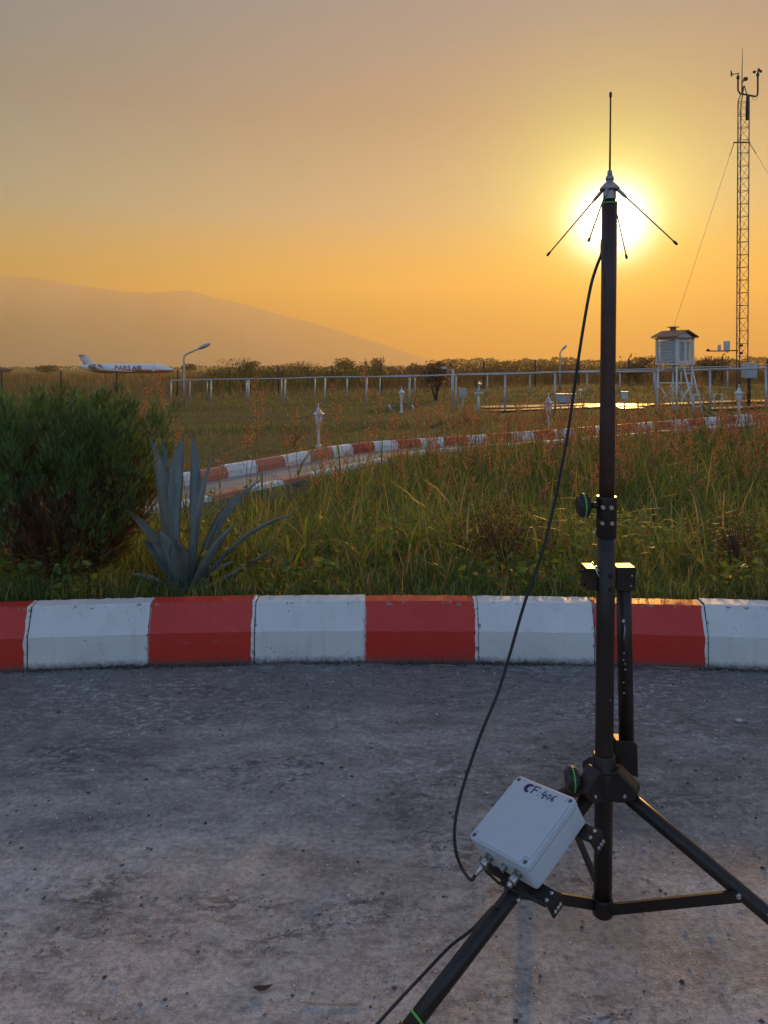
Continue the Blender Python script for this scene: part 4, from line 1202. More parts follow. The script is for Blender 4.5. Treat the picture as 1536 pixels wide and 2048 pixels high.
# grey low tank
r_, p = inst('evaporation_tank', 1130, 806, 26.0, 'low grey slab sided tank on the lawn left of the tripod pole', 'tank')
b = MB(); b.box(at(1130, 797, 26), (0.62, 0.5, 0.28)); b.build('wall', M_GREYP, r_, bevel=0.015)
b = MB(); b.box(at(1130, 788, 26), (0.68, 0.56, 0.03)); b.build('rim', M_WHITE, r_)
# small thermometer stand
r_, p = inst('thermometer_stand', 1161, 800, 27.0, 'thin white stand with a small hooded thermometer on the lawn', 'thermometer')
b = MB(); b.tube([p, at(1161, 782, 27)], 0.018, 6); b.build('post', M_WHITE, r_)
b = MB(); b.box(at(1161, 780, 27), (0.15, 0.1, 0.05), taper=0.7); b.build('hood', M_WHITE, r_)
# sunshine recorder
r_, p = inst('sunshine_recorder', 957, 824, 20.0, 'glass ball sunshine recorder with dark ring on a white pedestal', 'sunshine recorder')
b = MB(); b.tube([p, at(957, 788, 20)], [0.045, 0.035], 10); b.build('pedestal', M_WHITE, r_)
b = MB(); b.box(at(957, 786, 20), (0.22, 0.2, 0.03)); b.build('table', M_WHITE, r_)
b = MB(); b.tube([at(957, 785, 20), at(957, 772, 20)], [0.07, 0.03], 10); b.build('stand', M_GREYP, r_)
tg = NT('glass_ball'); tg.b.inputs['Transmission Weight'].default_value = 1.0; tg.fin((0.95, 0.93, 0.9), 0.02, 0, 0.5)
b = MB(); c = at(960, 765, 20); b.rev(c - Vector((0, 0, 0.06)), (0, 0, 1), [(0.0001, 0.004)] + [(0.06 - 0.06 * math.cos(R_(a)), 0.06 * math.sin(R_(a))) for a in range(20, 180, 20)] + [(0.1199, 0.004)], 16); b.build('glass_ball', tg.m, r_)
b = MB(); R0 = 0.15; pts = [c + Vector((R0 * math.cos(R_(a)) * 0.9, 0.4 * R0 * math.cos(R_(a)), R0 * math.sin(R_(a)))) for a in range(150, 332, 12)]; b.tube(pts, 0.014, 6); b.build('burn_card_ring', M_RUST, r_)
# blue grey box left of it
r_, p = inst('junction_cabinet', 926, 824, 20.5, 'blue grey junction cabinet on a post beside the sunshine recorder', 'cabinet')
b = MB(); b.tube([p, at(926, 796, 20.5)], 0.025, 8); b.build('post', M_GALV, r_)
b = MB(); b.box(at(926, 786, 20.5), (0.19, 0.14, 0.24)); b.build('housing', M_GREYP, r_, bevel=0.012)
# low pipe hoops
for px0, px1, y0, y1, lab in ((1388, 1406, 790, 822, 'low white pipe hoop on the lawn right of the weather shelter'), (1428, 1444, 789, 822, 'low white pipe hoop nearest the lattice mast on the lawn')):
    d = 20.5; p = at((px0 + px1) / 2, y1, d); r_ = thing('pipe_hoop', p, lab, 'pipe hoop', 'low pipe hoops on the lawn')
    for s_, xx in ((0, px0), (1, px1)):
        b = MB(); b.tube([at(xx, y1, d + 0.25 * s_), at(xx, y0, d + 0.25 * s_)], 0.022, 8); b.build('upright', M_WHITE, r_)
    b = MB(); b.tube([at(px0, y0, d), at(px1, y0, d + 0.25)], 0.022, 8); b.build('crossbar', M_WHITE, r_)
for px, lab in ((783, 'slanted white stake left of the distant lantern'), (806, 'slanted white stake at the foot of the distant lantern'), (829, 'slanted white stake right of the distant lantern')):
    p = at(px, 822, 21.0); b = MB(); b.tube([p, at(px - 5, 809, 21.0)], 0.022, 6); o = b.build('stake', M_WHITE); tag(o, lab, 'stake', 'slanted white stakes')
# wet concrete walk that catches the sun
def lawn_walk():
    t = NT('wet_concrete'); v = t.coord('Object'); n = t.noise(v, 1.2, 4); n2 = t.noise(v, 9.0, 4)
    t.bump(n2, 0.12, 0.01)
    t.fin(t.mix(t.rng(n, 0.35, 0.65), (0.30, 0.27, 0.24), (0.16, 0.14, 0.12)), t.rng(n, 0.42, 0.58, 0.12, 0.5), 0, 0.6)
    for pts, w in (([(965, 815), (1000, 814), (1120, 811), (1250, 809), (1400, 806), (1536, 802), (1700, 798)], 0.42), ([(985, 822), (1060, 819), (1130, 816), (1230, 812), (1290, 811)], 0.3), ([(1240, 817), (1262, 816.5), (1285, 816)], 0.25), ([(1420, 818), (1480, 815), (1560, 811)], 0.3)):
        L = catmull([on_ground(x, y, 0.03) for x, y in pts], 8)
        V = []
        for i, p in enumerate(L):
            tt = L[min(i + 1, len(L) - 1)] - L[max(i - 1, 0)]; tt.z = 0; tt.normalize(); sd = Vector((tt.y, -tt.x, 0)) * w
            ww = 0.8 + 0.4 * rnd.random()
            for q in (p - sd * ww, p + sd * ww): V.append((q.x, q.y, gz(q.x, q.y) + 0.05))
        F = [(i * 2, i * 2 + 1, i * 2 + 3, i * 2 + 2) for i in range(len(L) - 1)]
        o = mesh_np('lawn_path', np.array(V), np.array(F), t.m); tag(o, 'narrow concrete walk across the weather station lawn', None, None, 'structure')
lawn_walk()

# ------------------------------------------------------------------ airliner
def build_jet():
    D = 206.0; xc = at(251, 738, D).x; zg = gz(xc, D)
    root = thing('airliner', (xc, D, zg), 'white and red twin engine jet airliner parked beyond the bushes', 'airplane')
    # built with nose to +X; local origin under the middle of the fuselage
    X0 = -13.4
    t = NT('jet_livery'); v = t.coord('Object'); sx = t.node('ShaderNodeSeparateXYZ'); t.l.new(v, sx.inputs[0])
    red = t.rng(t.math('ADD', sx.outputs[2], t.math('MULTIPLY', sx.outputs[0], 0.0)), 1.98, 1.94)
    t.fin(t.mix(red, (0.72, 0.74, 0.76), (0.45, 0.04, 0.02)), 0.3, 0, 0.5)
    MW = worn('jet_white', (0.72, 0.74, 0.76), rough=0.3, amount=0.2); MR = worn('jet_red', (0.42, 0.03, 0.02), rough=0.4, amount=0.2)
    MN = worn('jet_navy', (0.03, 0.03, 0.06), rough=0.4, amount=0.2); MG = worn('jet_engine_grey', (0.22, 0.19, 0.18), rough=0.35, metal=0.5); MWIN = worn('jet_window', (0.03, 0.035, 0.045), rough=0.1, amount=0.1)
    prof = [(-13.0, 0.10, 3.10), (-12.2, 0.35, 3.0), (-10.5, 0.80, 2.72), (-8.5, 1.18, 2.45), (-6.5, 1.34, 2.35), (-3, 1.35, 2.35), (2, 1.35, 2.35), (7.5, 1.35, 2.35), (9.3, 1.30, 2.31), (10.6, 1.12, 2.18), (11.7, 0.84, 2.02), (12.6, 0.52, 1.88), (13.2, 0.24, 1.80), (13.45, 0.05, 1.77)]
    n = 28; vs = []
    for x, r, z in prof:
        for k in range(n):
            a = 2 * math.pi * k / n; vs.append((x + xc, D + r * math.cos(a), zg + z + r * math.sin(a)))
    b = MB(); m = len(prof)
    b.add(vs, [(i * n + k, i * n + (k + 1) % n, (i + 1) * n + (k + 1) % n, (i + 1) * n + k) for i in range(m - 1) for k in range(n)] + [tuple(range(n)), tuple((m - 1) * n + k for k in range(n))], True)
    fu = b.build('fuselage', t.m, root)
    W = lambda x, y, z: Vector((xc + x, D + y, zg + z))
    # fin and tailplane
    fp = [(-7.9, 3.45), (-8.6, 3.75), (-10.7, 6.0), (-11.1, 6.18), (-12.95, 6.18), (-12.9, 5.9), (-11.4, 3.3), (-10.4, 2.9)]
    b = MB(); b.prism([W(x, -0.11, z) for x, z in fp], (0, 0.22, 0)); fin = b.build('tail_fin', MW, root)
    b = MB(); b.prism([W(-12.4, -0.12, 5.55), W(-11.0, -0.12, 3.85), W(-10.2, -0.12, 4.05), W(-10.9, -0.12, 3.65), W(-11.55, -0.12, 3.2), W(-11.25, -0.12, 3.75)], (0, -0.03, 0)); b.build('bird_emblem', MR, fin)
    for s_ in (-1, 1):
        b = MB(); b.prism([W(-11.2, 0.05 * s_, 6.12), W(-12.6, 3.1 * s_, 6.02), W(-13.5, 3.1 * s_, 6.02), W(-13.1, 0.05 * s_, 6.12)], (0, 0, 0.12)); b.build('tailplane', MW, root)
        b = MB(); b.prism([W(2.6, 1.0 * s_, 1.45), W(-2.2, 10.3 * s_, 1.95), W(-3.3, 10.4 * s_, 1.95), W(-2.9, 1.0 * s_, 1.35)], (0, 0, 0.22)); wg = b.build('wing', MW, root)
        b = MB(); b.prism([W(-2.3, 10.4 * s_, 2.0), W(-3.2, 10.4 * s_, 2.0), W(-3.9, 10.7 * s_, 3.0), W(-3.4, 10.7 * s_, 3.0)], (0, 0.08 * s_, 0)); b.build('winglet', MW, wg)
        c = W(-9.3, 1.95 * s_, 2.85)
        b = MB(); b.rev(c, (1, 0, 0), [(0.0, 0.45), (0.6, 0.62), (1.6, 0.74), (2.9, 0.74), (3.35, 0.66), (3.4, 0.55)], 18); en = b.build('engine', MG, root)
        b = MB(); b.rev(c + Vector((2.15, 0, 0)), (1, 0, 0), [(0, 0.742), (0.02, 0.752), (0.38, 0.752), (0.4, 0.742)], 18); b.build('engine_band', MW, en)
        b = MB(); b.box(W(-8.0, 1.45 * s_, 2.75), (2.2, 0.9, 0.25)); b.build('engine_pylon', MW, root)
        for x in (-1.2,):
            b = MB(); b.rev(W(x, 1.6 * s_ - 0.15, 0.42), (0, 1, 0), [(0, 0.38), (0.05, 0.42), (0.25, 0.42), (0.3, 0.38)], 14); wh = b.build('wheel', M_RUBBER, root)
            b = MB(); b.tube([W(x, 1.6 * s_, 0.42), W(x, 1.5 * s_, 1.4)], 0.09, 8); b.build('strut', M_GALV, root)
    b = MB(); b.rev(W(9.2, -0.1, 0.3), (0, 1, 0), [(0, 0.28), (0.03, 0.3), (0.17, 0.3), (0.2, 0.28)], 12); b.build('nose_wheel', M_RUBBER, root)
    b = MB(); b.tube([W(9.2, 0, 0.3), W(9.3, 0, 1.3)], 0.07, 8); b.build('strut', M_GALV, root)
    # cockpit and cabin windows, door outline on the near side
    def side(x, z, off=0.012):
        dz = z - 2.35; return W(x, -math.sqrt(max(1.35 ** 2 - dz * dz, 0.01)) - off, z)
    for x in np.arange(-5.0, 7.2, 0.80):
        q = side(x, 3.22); b = MB(); b.box(q, (0.2, 0.03, 0.22)); b.build('cabin_window', MG, fu)
    b = MB(); b.prism([W(10.2, -1.02, 2.72), W(11.0, -0.86, 2.62), W(11.0, -0.80, 2.38), W(10.3, -1.10, 2.42)], (0, -0.05, 0)); b.build('cockpit_window', MWIN, fu)
    b = MB(); b.prism([W(10.6, -0.70, 2.95), W(11.2, -0.55, 2.68), W(11.3, -0.1, 2.72), W(10.8, -0.1, 3.02)], (0.04, -0.02, 0.04)); b.build('windscreen', MWIN, fu)
    q = side(8.2, 2.45, 0.004); b = MB(); b.box(q, (0.75, 0.03, 1.5)); b.build('door', MW, fu)
    # titles
    def title(txt, x, z, h, mat, wid):
        cu = bpy.data.curves.new('lettering', 'FONT'); cu.body = txt; cu.size = h / 0.7; cu.extrude = 0.02; cu.offset = 0.055; cu.space_character = 1.04
        o = bpy.data.objects.new('lettering', cu); col.objects.link(o)
        dg = bpy.context.evaluated_depsgraph_get(); me = bpy.data.meshes.new_from_object(o.evaluated_get(dg)); bpy.data.objects.remove(o)
        me.materials.clear(); me.materials.append(mat)
        o = bpy.data.objects.new('lettering', me); col.objects.link(o); o.parent = fu
        xs_ = [q.co.x for q in me.vertices]; o.scale = (wid / (max(xs_) - min(xs_)), 1, 1)
        dz = z + h * 0.5 - 2.35; th = math.asin(dz / 1.35)
        nrm = Vector((0, -math.cos(th), math.sin(th))); upv = Vector((0, math.sin(th), math.cos(th)))
        o.location = Vector((x, 0, 2.35)) + nrm * (1.35 + 0.03) - upv * (h * 0.5); o.rotation_euler = (R_(90) - th, 0, 0)
        return o
    title('PARS', -2.55, 2.0, 1.1, MR, 4.3); title('AIR', 2.3, 2.0, 1.1, MN, 2.8)
    b = MB(); b.prism([side(-3.6, 2.75), side(-3.0, 2.05), side(-2.75, 2.3), side(-3.2, 2.35)], (0, -0.04, 0)); b.build('bird_emblem', MR, fu)
build_jet()
# far hut at the left edge
p = at(4, 762, 120.0); p.z = gz(p.x, p.y)
r_ = thing('hut', p, 'low dark roofed hut at the far left edge of the field', 'hut')
b = MB(); b.box(p + Vector((-2.0, 0, 0.75)), (5.2, 3.4, 1.5)); b.build('wall', worn('hut_wall', (0.18, 0.14, 0.12), rough=0.9), r_)
b = MB(); z = 1.5; b.prism([p + Vector((-4.9, -2.0, z)), p + Vector((0.9, -2.0, z - 0.1)), p + Vector((0.9, -2.0, z + 0.05)), p + Vector((-2.0, -2.0, z + 0.55)), p + Vector((-4.9, -2.0, z + 0.15))], (0, 4.0, 0)); b.build('roof', M_RUST, r_)
b = MB(); b.box(p + Vector((-1.4, -1.71, 0.5)), (0.8, 0.06, 1.0)); b.build('door', M_RUST, r_)
# ------------------------------------------------------------------ PLANTS
M_GRASS = leaf_mat('grass_blades', trans=0.5, rough=0.5, warm=(1.6, 1.5, 0.75))
M_DRYGRASS = leaf_mat('dry_seed_heads', trans=0.5, rough=0.7, warm=(1.75, 1.3, 0.9), spec=0.15)
M_CONIFER = leaf_mat('conifer_sprays', trans=0.3, rough=0.6, warm=(1.6, 1.4, 0.6), spec=0.2)
M_LEAF = leaf_mat('shrub_leaves', trans=0.35, rough=0.5, warm=(1.7, 1.3, 0.6))
M_BARK = worn('bark', (0.07, 0.05, 0.038), (0.03, 0.022, 0.018), rough=0.95, scale=18, bump=0.8)
G = np.random.default_rng(2024)
def blades(P, az, L, W, tilt, bend, C, nseg=3, twist=None, tipw=0.06):
    """ribbons: P base (n,3); az heading; L length; W width; tilt, bend from the vertical; C colour (n,3)"""
    n = len(P); P = np.asarray(P, float)
    hd = np.stack([np.cos(az), np.sin(az), 0 * az], 1)
    tw = az + np.pi / 2 if twist is None else az + np.pi / 2 + twist
    wd = np.stack([np.cos(tw), np.sin(tw), 0 * tw], 1)
    pos = P.copy(); V = np.zeros((n, (nseg + 1) * 2, 3)); Cc = np.zeros((n, (nseg + 1) * 2, 3))
    for k in range(nseg + 1):
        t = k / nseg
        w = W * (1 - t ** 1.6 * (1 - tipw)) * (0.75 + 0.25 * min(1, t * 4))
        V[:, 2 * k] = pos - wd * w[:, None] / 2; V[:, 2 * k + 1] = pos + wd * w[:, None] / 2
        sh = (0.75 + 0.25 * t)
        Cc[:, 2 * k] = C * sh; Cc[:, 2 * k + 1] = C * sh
        ph = tilt + bend * (t + 0.5 / nseg)
        pos = pos + (L / nseg)[:, None] * (hd * np.sin(ph)[:, None] + np.array([0, 0, 1]) * np.cos(ph)[:, None])
    q = np.array([[2 * k, 2 * k + 1, 2 * k + 3, 2 * k + 2] for k in range(nseg)])
    F = (q[None] + (np.arange(n) * (nseg + 1) * 2)[:, None, None]).reshape(-1, 4)
    return V.reshape(-1, 3), F, Cc.reshape(-1, 3)
def join(parts):
    V = []; F = []; C = []; o = 0
    for v, f, c in parts:
        V.append(v); F.append(f + o); C.append(c); o += len(v)
    return np.concatenate(V), np.concatenate(F), np.concatenate(C)
def quads(P, U, Wv, C):
    """rhombic leaves: centre P, half-length vector U, half-width vector Wv"""
    n = len(P)
    V = np.stack([P - U, P + Wv - U * 0.1, P + U, P - Wv - U * 0.1], 1)
    F = np.arange(n * 4).reshape(n, 4)
    return V.reshape(-1, 3), F, np.repeat(C, 4, 0)
def unit(v): return v / np.maximum(np.linalg.norm(v, axis=1, keepdims=True), 1e-9)
def pick(cols, w, n):
    cols = np.array(cols); i = G.choice(len(cols), n, p=np.array(w) / sum(w))
    return cols[i] * G.uniform(0.75, 1.25, (n, 1)) * G.uniform(0.93, 1.07, (n, 3))
GREENS = [(0.115, 0.185, 0.042), (0.165, 0.225, 0.056), (0.060, 0.105, 0.032), (0.25, 0.235, 0.08), (0.40, 0.30, 0.16)]
def kerb_r(x, y): return np.hypot(x - KX, y - KY) - KR

# ---- tall weeds between kerb and path
def wild_grass():
    parts = []
    # tussocks
    n = 2600
    y = 3.6 + 13.5 * G.random(n) ** 1.55; x = (G.random(n) * 2 - 1) * (y * 0.60 + 0.9)
    r = kerb_r(x, y); pd = path_dist(x, y)
    ok = (r > 0.28) & (pd > 0.78) & (y < np.interp(x, PATH_PTS[:, 0], PATH_PTS[:, 1]) - 0.3)
    # keep the conifer and agave clear
    ok &= ~((np.hypot(x + 1.72, y - 4.1) < 0.42)) & ~(np.hypot(x + 0.98, y - 3.82) < 0.16)
    x, y, r = x[ok], y[ok], r[ok]
    patch = 0.5 + 0.5 * np.sin(x * 1.7 + 0.6) * np.cos(y * 1.1 + x * 0.5)
    for i in range(len(x)):
        nb = int(G.integers(12, 26) if y[i] > 6.5 else G.integers(16, 36))
        hgt = np.interp(r[i], [0.25, 0.5, 0.9, 1.6, 3.0], [0.09, 0.15, 0.25, 0.44, 0.52]) * G.uniform(0.6, 1.3) * (0.75 + 0.5 * patch[i])
        px_ = x[i] + G.normal(0, 0.05, nb); py_ = y[i] + G.normal(0, 0.05, nb)
        P = np.stack([px_, py_, ground_z(px_, py_) - 0.01], 1)
        wsc = np.interp(y[i], [3.6, 6, 12], [0.0052, 0.0075, 0.012])
        dryp = 0.10 + 0.25 * (1 - patch[i]) + 0.12 * np.clip((y[i] - 7) / 6, 0, 1)
        c = pick(GREENS, [4, 3, 2, 1.3, 8 * dryp], nb)
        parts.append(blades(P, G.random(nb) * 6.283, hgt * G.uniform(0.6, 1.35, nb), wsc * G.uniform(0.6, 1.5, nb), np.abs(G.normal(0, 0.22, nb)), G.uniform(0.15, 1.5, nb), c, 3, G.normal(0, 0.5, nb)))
    # rank weeds along the near side of the path
    n = 760; k_ = G.integers(0, len(path_near) - 1, n); q = np.array([[p.x, p.y] for p in path_near])[k_]; tg = np.array([[(path_near[i + 1] - path_near[i]).x, (path_near[i + 1] - path_near[i]).y] for i in k_]); tg = tg / np.linalg.norm(tg, axis=1, keepdims=True)
    off = 0.18 + 1.5 * G.random(n) ** 1.3; x = q[:, 0] + tg[:, 1] * off + G.normal(0, 0.1, n); y = q[:, 1] - tg[:, 0] * off
    for i in range(n):
        if y[i] < 6.5 or (x[i] < -0.35 and G.random() < 0.8): continue
        nb = 16; px_ = x[i] + G.normal(0, 0.07, nb); py_ = y[i] + G.normal(0, 0.05, nb)
        P = np.stack([px_, py_, ground_z(px_, py_) - 0.01], 1); hh = G.uniform(0.15, 0.40)
        parts.append(blades(P, G.random(nb) * 6.283, hh * G.uniform(0.5, 1.3, nb), 0.012 * G.uniform(0.6, 1.5, nb), np.abs(G.normal(0, 0.25, nb)), G.uniform(0.1, 1.4, nb), pick(GREENS, [3, 3, 2, 1.5, 2.5], nb), 3, G.normal(0, 0.5, nb)))
    # low ground cover
    n = 30000
    y = 3.52 + 11 * G.random(n) ** 2.2; x = (G.random(n) * 2 - 1) * (y * 0.60 + 0.9)
    r = kerb_r(x, y); pd = path_dist(x, y)
    ok = (r > 0.17) & (pd > 0.72) & (y < np.interp(x, PATH_PTS[:, 0], PATH_PTS[:, 1]) - 0.2)
    x, y = x[ok], y[ok]; n = len(x)
    P = np.stack([x, y, ground_z(x, y) - 0.005], 1)
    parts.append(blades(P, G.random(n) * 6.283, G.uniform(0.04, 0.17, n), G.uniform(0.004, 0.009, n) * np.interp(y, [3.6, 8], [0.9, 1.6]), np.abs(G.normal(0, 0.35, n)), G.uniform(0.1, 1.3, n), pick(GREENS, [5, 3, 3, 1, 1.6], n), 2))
    # broad arching leaves of the taller grasses
    n = 2600; y = 3.95 + 6.5 * G.random(n) ** 1.4; x = (G.random(n) * 2 - 1) * (y * 0.55 + 0.5); r = kerb_r(x, y); pd = path_dist(x, y)
    cl = np.sin(x * 2.3 + 0.4) * np.cos(y * 1.9 - 0.5) + G.normal(0, 0.5, n)
    ok = (r > 0.45 + 0.4 * G.random(n)) & (pd > 0.9) & (cl > -0.2) & (y < np.interp(x, PATH_PTS[:, 0], PATH_PTS[:, 1]) - 0.4) & (np.hypot(x + 1.72, y - 4.1) > 0.6)
    x, y = x[ok], y[ok]; n = len(x)
    P = np.stack([x, y, ground_z(x, y) + G.uniform(0.0, 0.22, n)], 1)
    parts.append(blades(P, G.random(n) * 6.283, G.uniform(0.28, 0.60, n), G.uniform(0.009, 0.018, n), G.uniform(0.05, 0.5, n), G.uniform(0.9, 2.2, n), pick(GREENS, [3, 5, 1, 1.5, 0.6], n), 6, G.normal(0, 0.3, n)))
    V = [p[0] for p in parts]; F = [p[1] for p in parts]
    V, F, C = join(parts)
    o = mesh_np('wild_grass', V, F, M_GRASS, colors=C); tag(o, 'wild green and dry grass between the kerb and the path', None, None, 'stuff')
    # small broad-leaved weeds
    n = 17000
    y = 3.62 + 8 * G.random(n) ** 1.9; x = (G.random(n) * 2 - 1) * (y * 0.58 + 0.8); r = kerb_r(x, y); pd = path_dist(x, y)
    cl = np.sin(x * 5.1 + 1) * np.cos(y * 4.3) + G.normal(0, 0.4, n)
    ok = (r > 0.2) & (pd > 0.75) & (cl > 0.2) & (y < np.interp(x, PATH_PTS[:, 0], PATH_PTS[:, 1]) - 0.3)
    x, y = x[ok], y[ok]; n = len(x)
    P = np.stack([x, y, ground_z(x, y) + G.uniform(0.02, 0.30, n) * np.interp(kerb_r(x, y), [0.2, 1], [0.5, 1.2])], 1)
    U = unit(G.normal(0, 1, (n, 3)) * [1, 1, 0.5]) * G.uniform(0.012, 0.036, (n, 1)); Wv = unit(np.cross(U, G.normal(0, 1, (n, 3)))) * np.linalg.norm(U, axis=1, keepdims=True) * 0.45
    V, F, C = quads(P, U, Wv, pick([(0.085, 0.14, 0.03), (0.12, 0.17, 0.04), (0.20, 0.19, 0.05), (0.14, 0.075, 0.045)], [4, 3, 1, 1], n))
    o = mesh_np('low_weeds', V, F, M_GRASS, colors=C); tag(o, 'small leafy weeds growing among the grass', None, None, 'stuff')
wild_grass()

# ---- seeding grass stalks
def stalk_geo(base, top, dirn, pl, dens, leafy, wide=1.0, red=1.0):
    """one seeding grass stalk from base to top (3-D points); pl panicle length"""
    base = np.array(base); top = np.array(top); parts = []
    H = np.linalg.norm(top - base); side = np.array([math.cos(dirn), math.sin(dirn), 0])
    ts = np.linspace(0, 1, 7)
    ctr = base[None] + (top - base)[None] * ts[:, None] + side[None] * (np.sin(ts * np.pi) * 0.03 * H - 0.0)[:, None]
    # stem as a crossed ribbon
    c = np.array([0.10, 0.115, 0.035]) * G.uniform(0.8, 1.2)
    for w_ in (np.array([1, 0, 0]), np.array([0, 1, 0])):
        wdt = np.linspace(0.0026, 0.0012, 7)[:, None] * wide
        V = np.concatenate([ctr - w_ * wdt, ctr + w_ * wdt]); F = np.array([[i, i + 1, 8 + i, 7 + i] for i in range(6)])
        parts.append((V, F, np.repeat(c[None], 14, 0)))
    # panicle
    nb = int(32 * dens); tb = np.sort(G.uniform(1 - pl / H, 1.0, nb))
    P0 = np.stack([np.interp(tb, ts, ctr[:, k]) for k in range(3)], 1)
    f = (1 - tb) / (pl / H)
    az = G.random(nb) * 6.283; bl = pl * (0.12 + 0.33 * f) * G.uniform(0.6, 1.2, nb) * wide ** 0.3
    el = np.interp(f, [0, 1], [1.25, 0.75]) + G.normal(0, 0.15, nb)
    bd = np.stack([np.cos(az) * np.cos(el), np.sin(az) * np.cos(el), np.sin(el)], 1)
    sp = 7
    PP = []; UU = []
    for k in range(sp):
        s = (k + 1) / sp
        q = P0 + bd * (bl * s)[:, None] - np.array([0, 0, 1]) * (bl * 0.25 * s * s)[:, None]
        PP.append(q + G.normal(0, 0.003, q.shape)); UU.append(unit(bd + G.normal(0, 0.5, bd.shape)) * G.uniform(0.005, 0.009, (nb, 1)))
    PP = np.concatenate(PP); UU = np.concatenate(UU) * (0.7 + 0.3 * wide)
    Wv = unit(np.cross(UU, G.normal(0, 1, UU.shape))) * 0.0023 * wide
    cc = pick([(0.34, 0.18, 0.11), (0.40, 0.25, 0.15), (0.27, 0.13, 0.085), (0.42, 0.30, 0.18)], [4 * red, 3, 3 * red, 2], len(PP))
    parts.append(quads(PP, UU, Wv, cc))
    # branchlets
    e = P0 + bd * bl[:, None]; mid = (P0 + e) / 2; U = (e - P0) / 2; Wb = unit(np.cross(U, G.normal(0, 1, U.shape))) * 0.0006 * wide
    parts.append(quads(mid, U, Wb, np.repeat(np.array([[0.20, 0.10, 0.05]]), nb, 0)))
    if leafy:
        nl = leafy; k = G.uniform(0.05, 0.62, nl); PB = np.stack([np.interp(k, ts, ctr[:, j]) for j in range(3)], 1)
        parts.append(blades(PB, G.random(nl) * 6.283, H * G.uniform(0.22, 0.42, nl), G.uniform(0.007, 0.013, nl) * wide ** 0.5, G.uniform(0.25, 0.7, nl), G.uniform(0.6, 1.9, nl), pick(GREENS, [4, 4, 1, 1, 1.2], nl), 4))
    return join(parts)
def m_stalk(): return M_DRYGRASS
prom = [(298, 772, 5.2), (318, 748, 5.6), (282, 815, 4.9), (352, 846, 5.0), (512, 745, 5.4), (528, 800, 5.9), (590, 812, 5.2), (497, 842, 6.4), (640, 806, 5.8), (664, 770, 5.0), (732, 722, 5.3), (735, 862, 4.9), (757, 790, 6.3), (783, 838, 6.8), (850, 822, 7.0), (566, 862, 5.0), (655, 868, 6.6), (456, 880, 6.0), (880, 800, 7.4), (945, 812, 7.8), (1010, 838, 7.4), (1072, 826, 7.9), (1150, 812, 8.0), (1290, 832, 8.4), (1400, 760, 8.2), (1325, 800, 8.6), (1508, 800, 8.8), (1450, 822, 8.0), (1248, 842, 7.6), (930, 858, 6.9)]
for i, (px, py, d) in enumerate(prom):
    top = at(px, py, d); lean = rnd.uniform(-0.14, 0.14); bx, by = top.x + lean, top.y + rnd.uniform(-0.08, 0.08)
    while path_dist(np.array([bx]), np.array([by]))[0] < 0.7: by -= 0.1
    base = (bx, by, gz(bx, by) - 0.01)
    V, F, C = stalk_geo(base, top, rnd.random() * 6.28, rnd.uniform(0.24, 0.36), 1.15 if d < 6 else 0.95, 5, 1.15 if d < 6 else 1.35)
    o = mesh_np('seeding_grass', V - np.array(base), F, M_DRYGRASS, colors=C); o.location = base
    tag(o, 'tall grass stalk with a rust brown feathery seed head above the weeds', 'grass stalk', 'tall seeding grass stalks')
def many_stalks():
    parts = []; n = 1500
    y = 6.0 + 10.5 * G.random(n) ** 0.8; x = (G.random(n) * 2 - 1) * (y * 0.6 + 0.6)
    x = np.where(G.random(n) < 0.55, np.abs(x), x)
    pl = np.interp(x, PATH_PTS[:, 0], PATH_PTS[:, 1])
    for i in range(n):
        if y[i] > pl[i] - 0.75 or path_dist(x[i:i + 1], y[i:i + 1])[0] < 0.75: continue
        if x[i] < 0.5 and G.random() < 0.55: continue
        if y[i] < 8 and G.random() < 0.45: continue
        b = np.array([x[i], y[i], gz(x[i], y[i])]); h = G.uniform(0.5, 0.85) if pl[i] - y[i] > 2.2 else G.uniform(0.65, 1.05)
        t = b + np.array([G.normal(0, 0.12), G.normal(0, 0.12), h])
        parts.append(stalk_geo(b, t, G.random() * 6.28, G.uniform(0.18, 0.30), 0.62, 2, 1.5))
    V, F, C = join(parts)
    o = mesh_np('seeding_grass_drift', V, F, M_DRYGRASS, colors=C); tag(o, 'drift of rust brown seeding grass behind the kerb', None, None, 'stuff')
many_stalks()

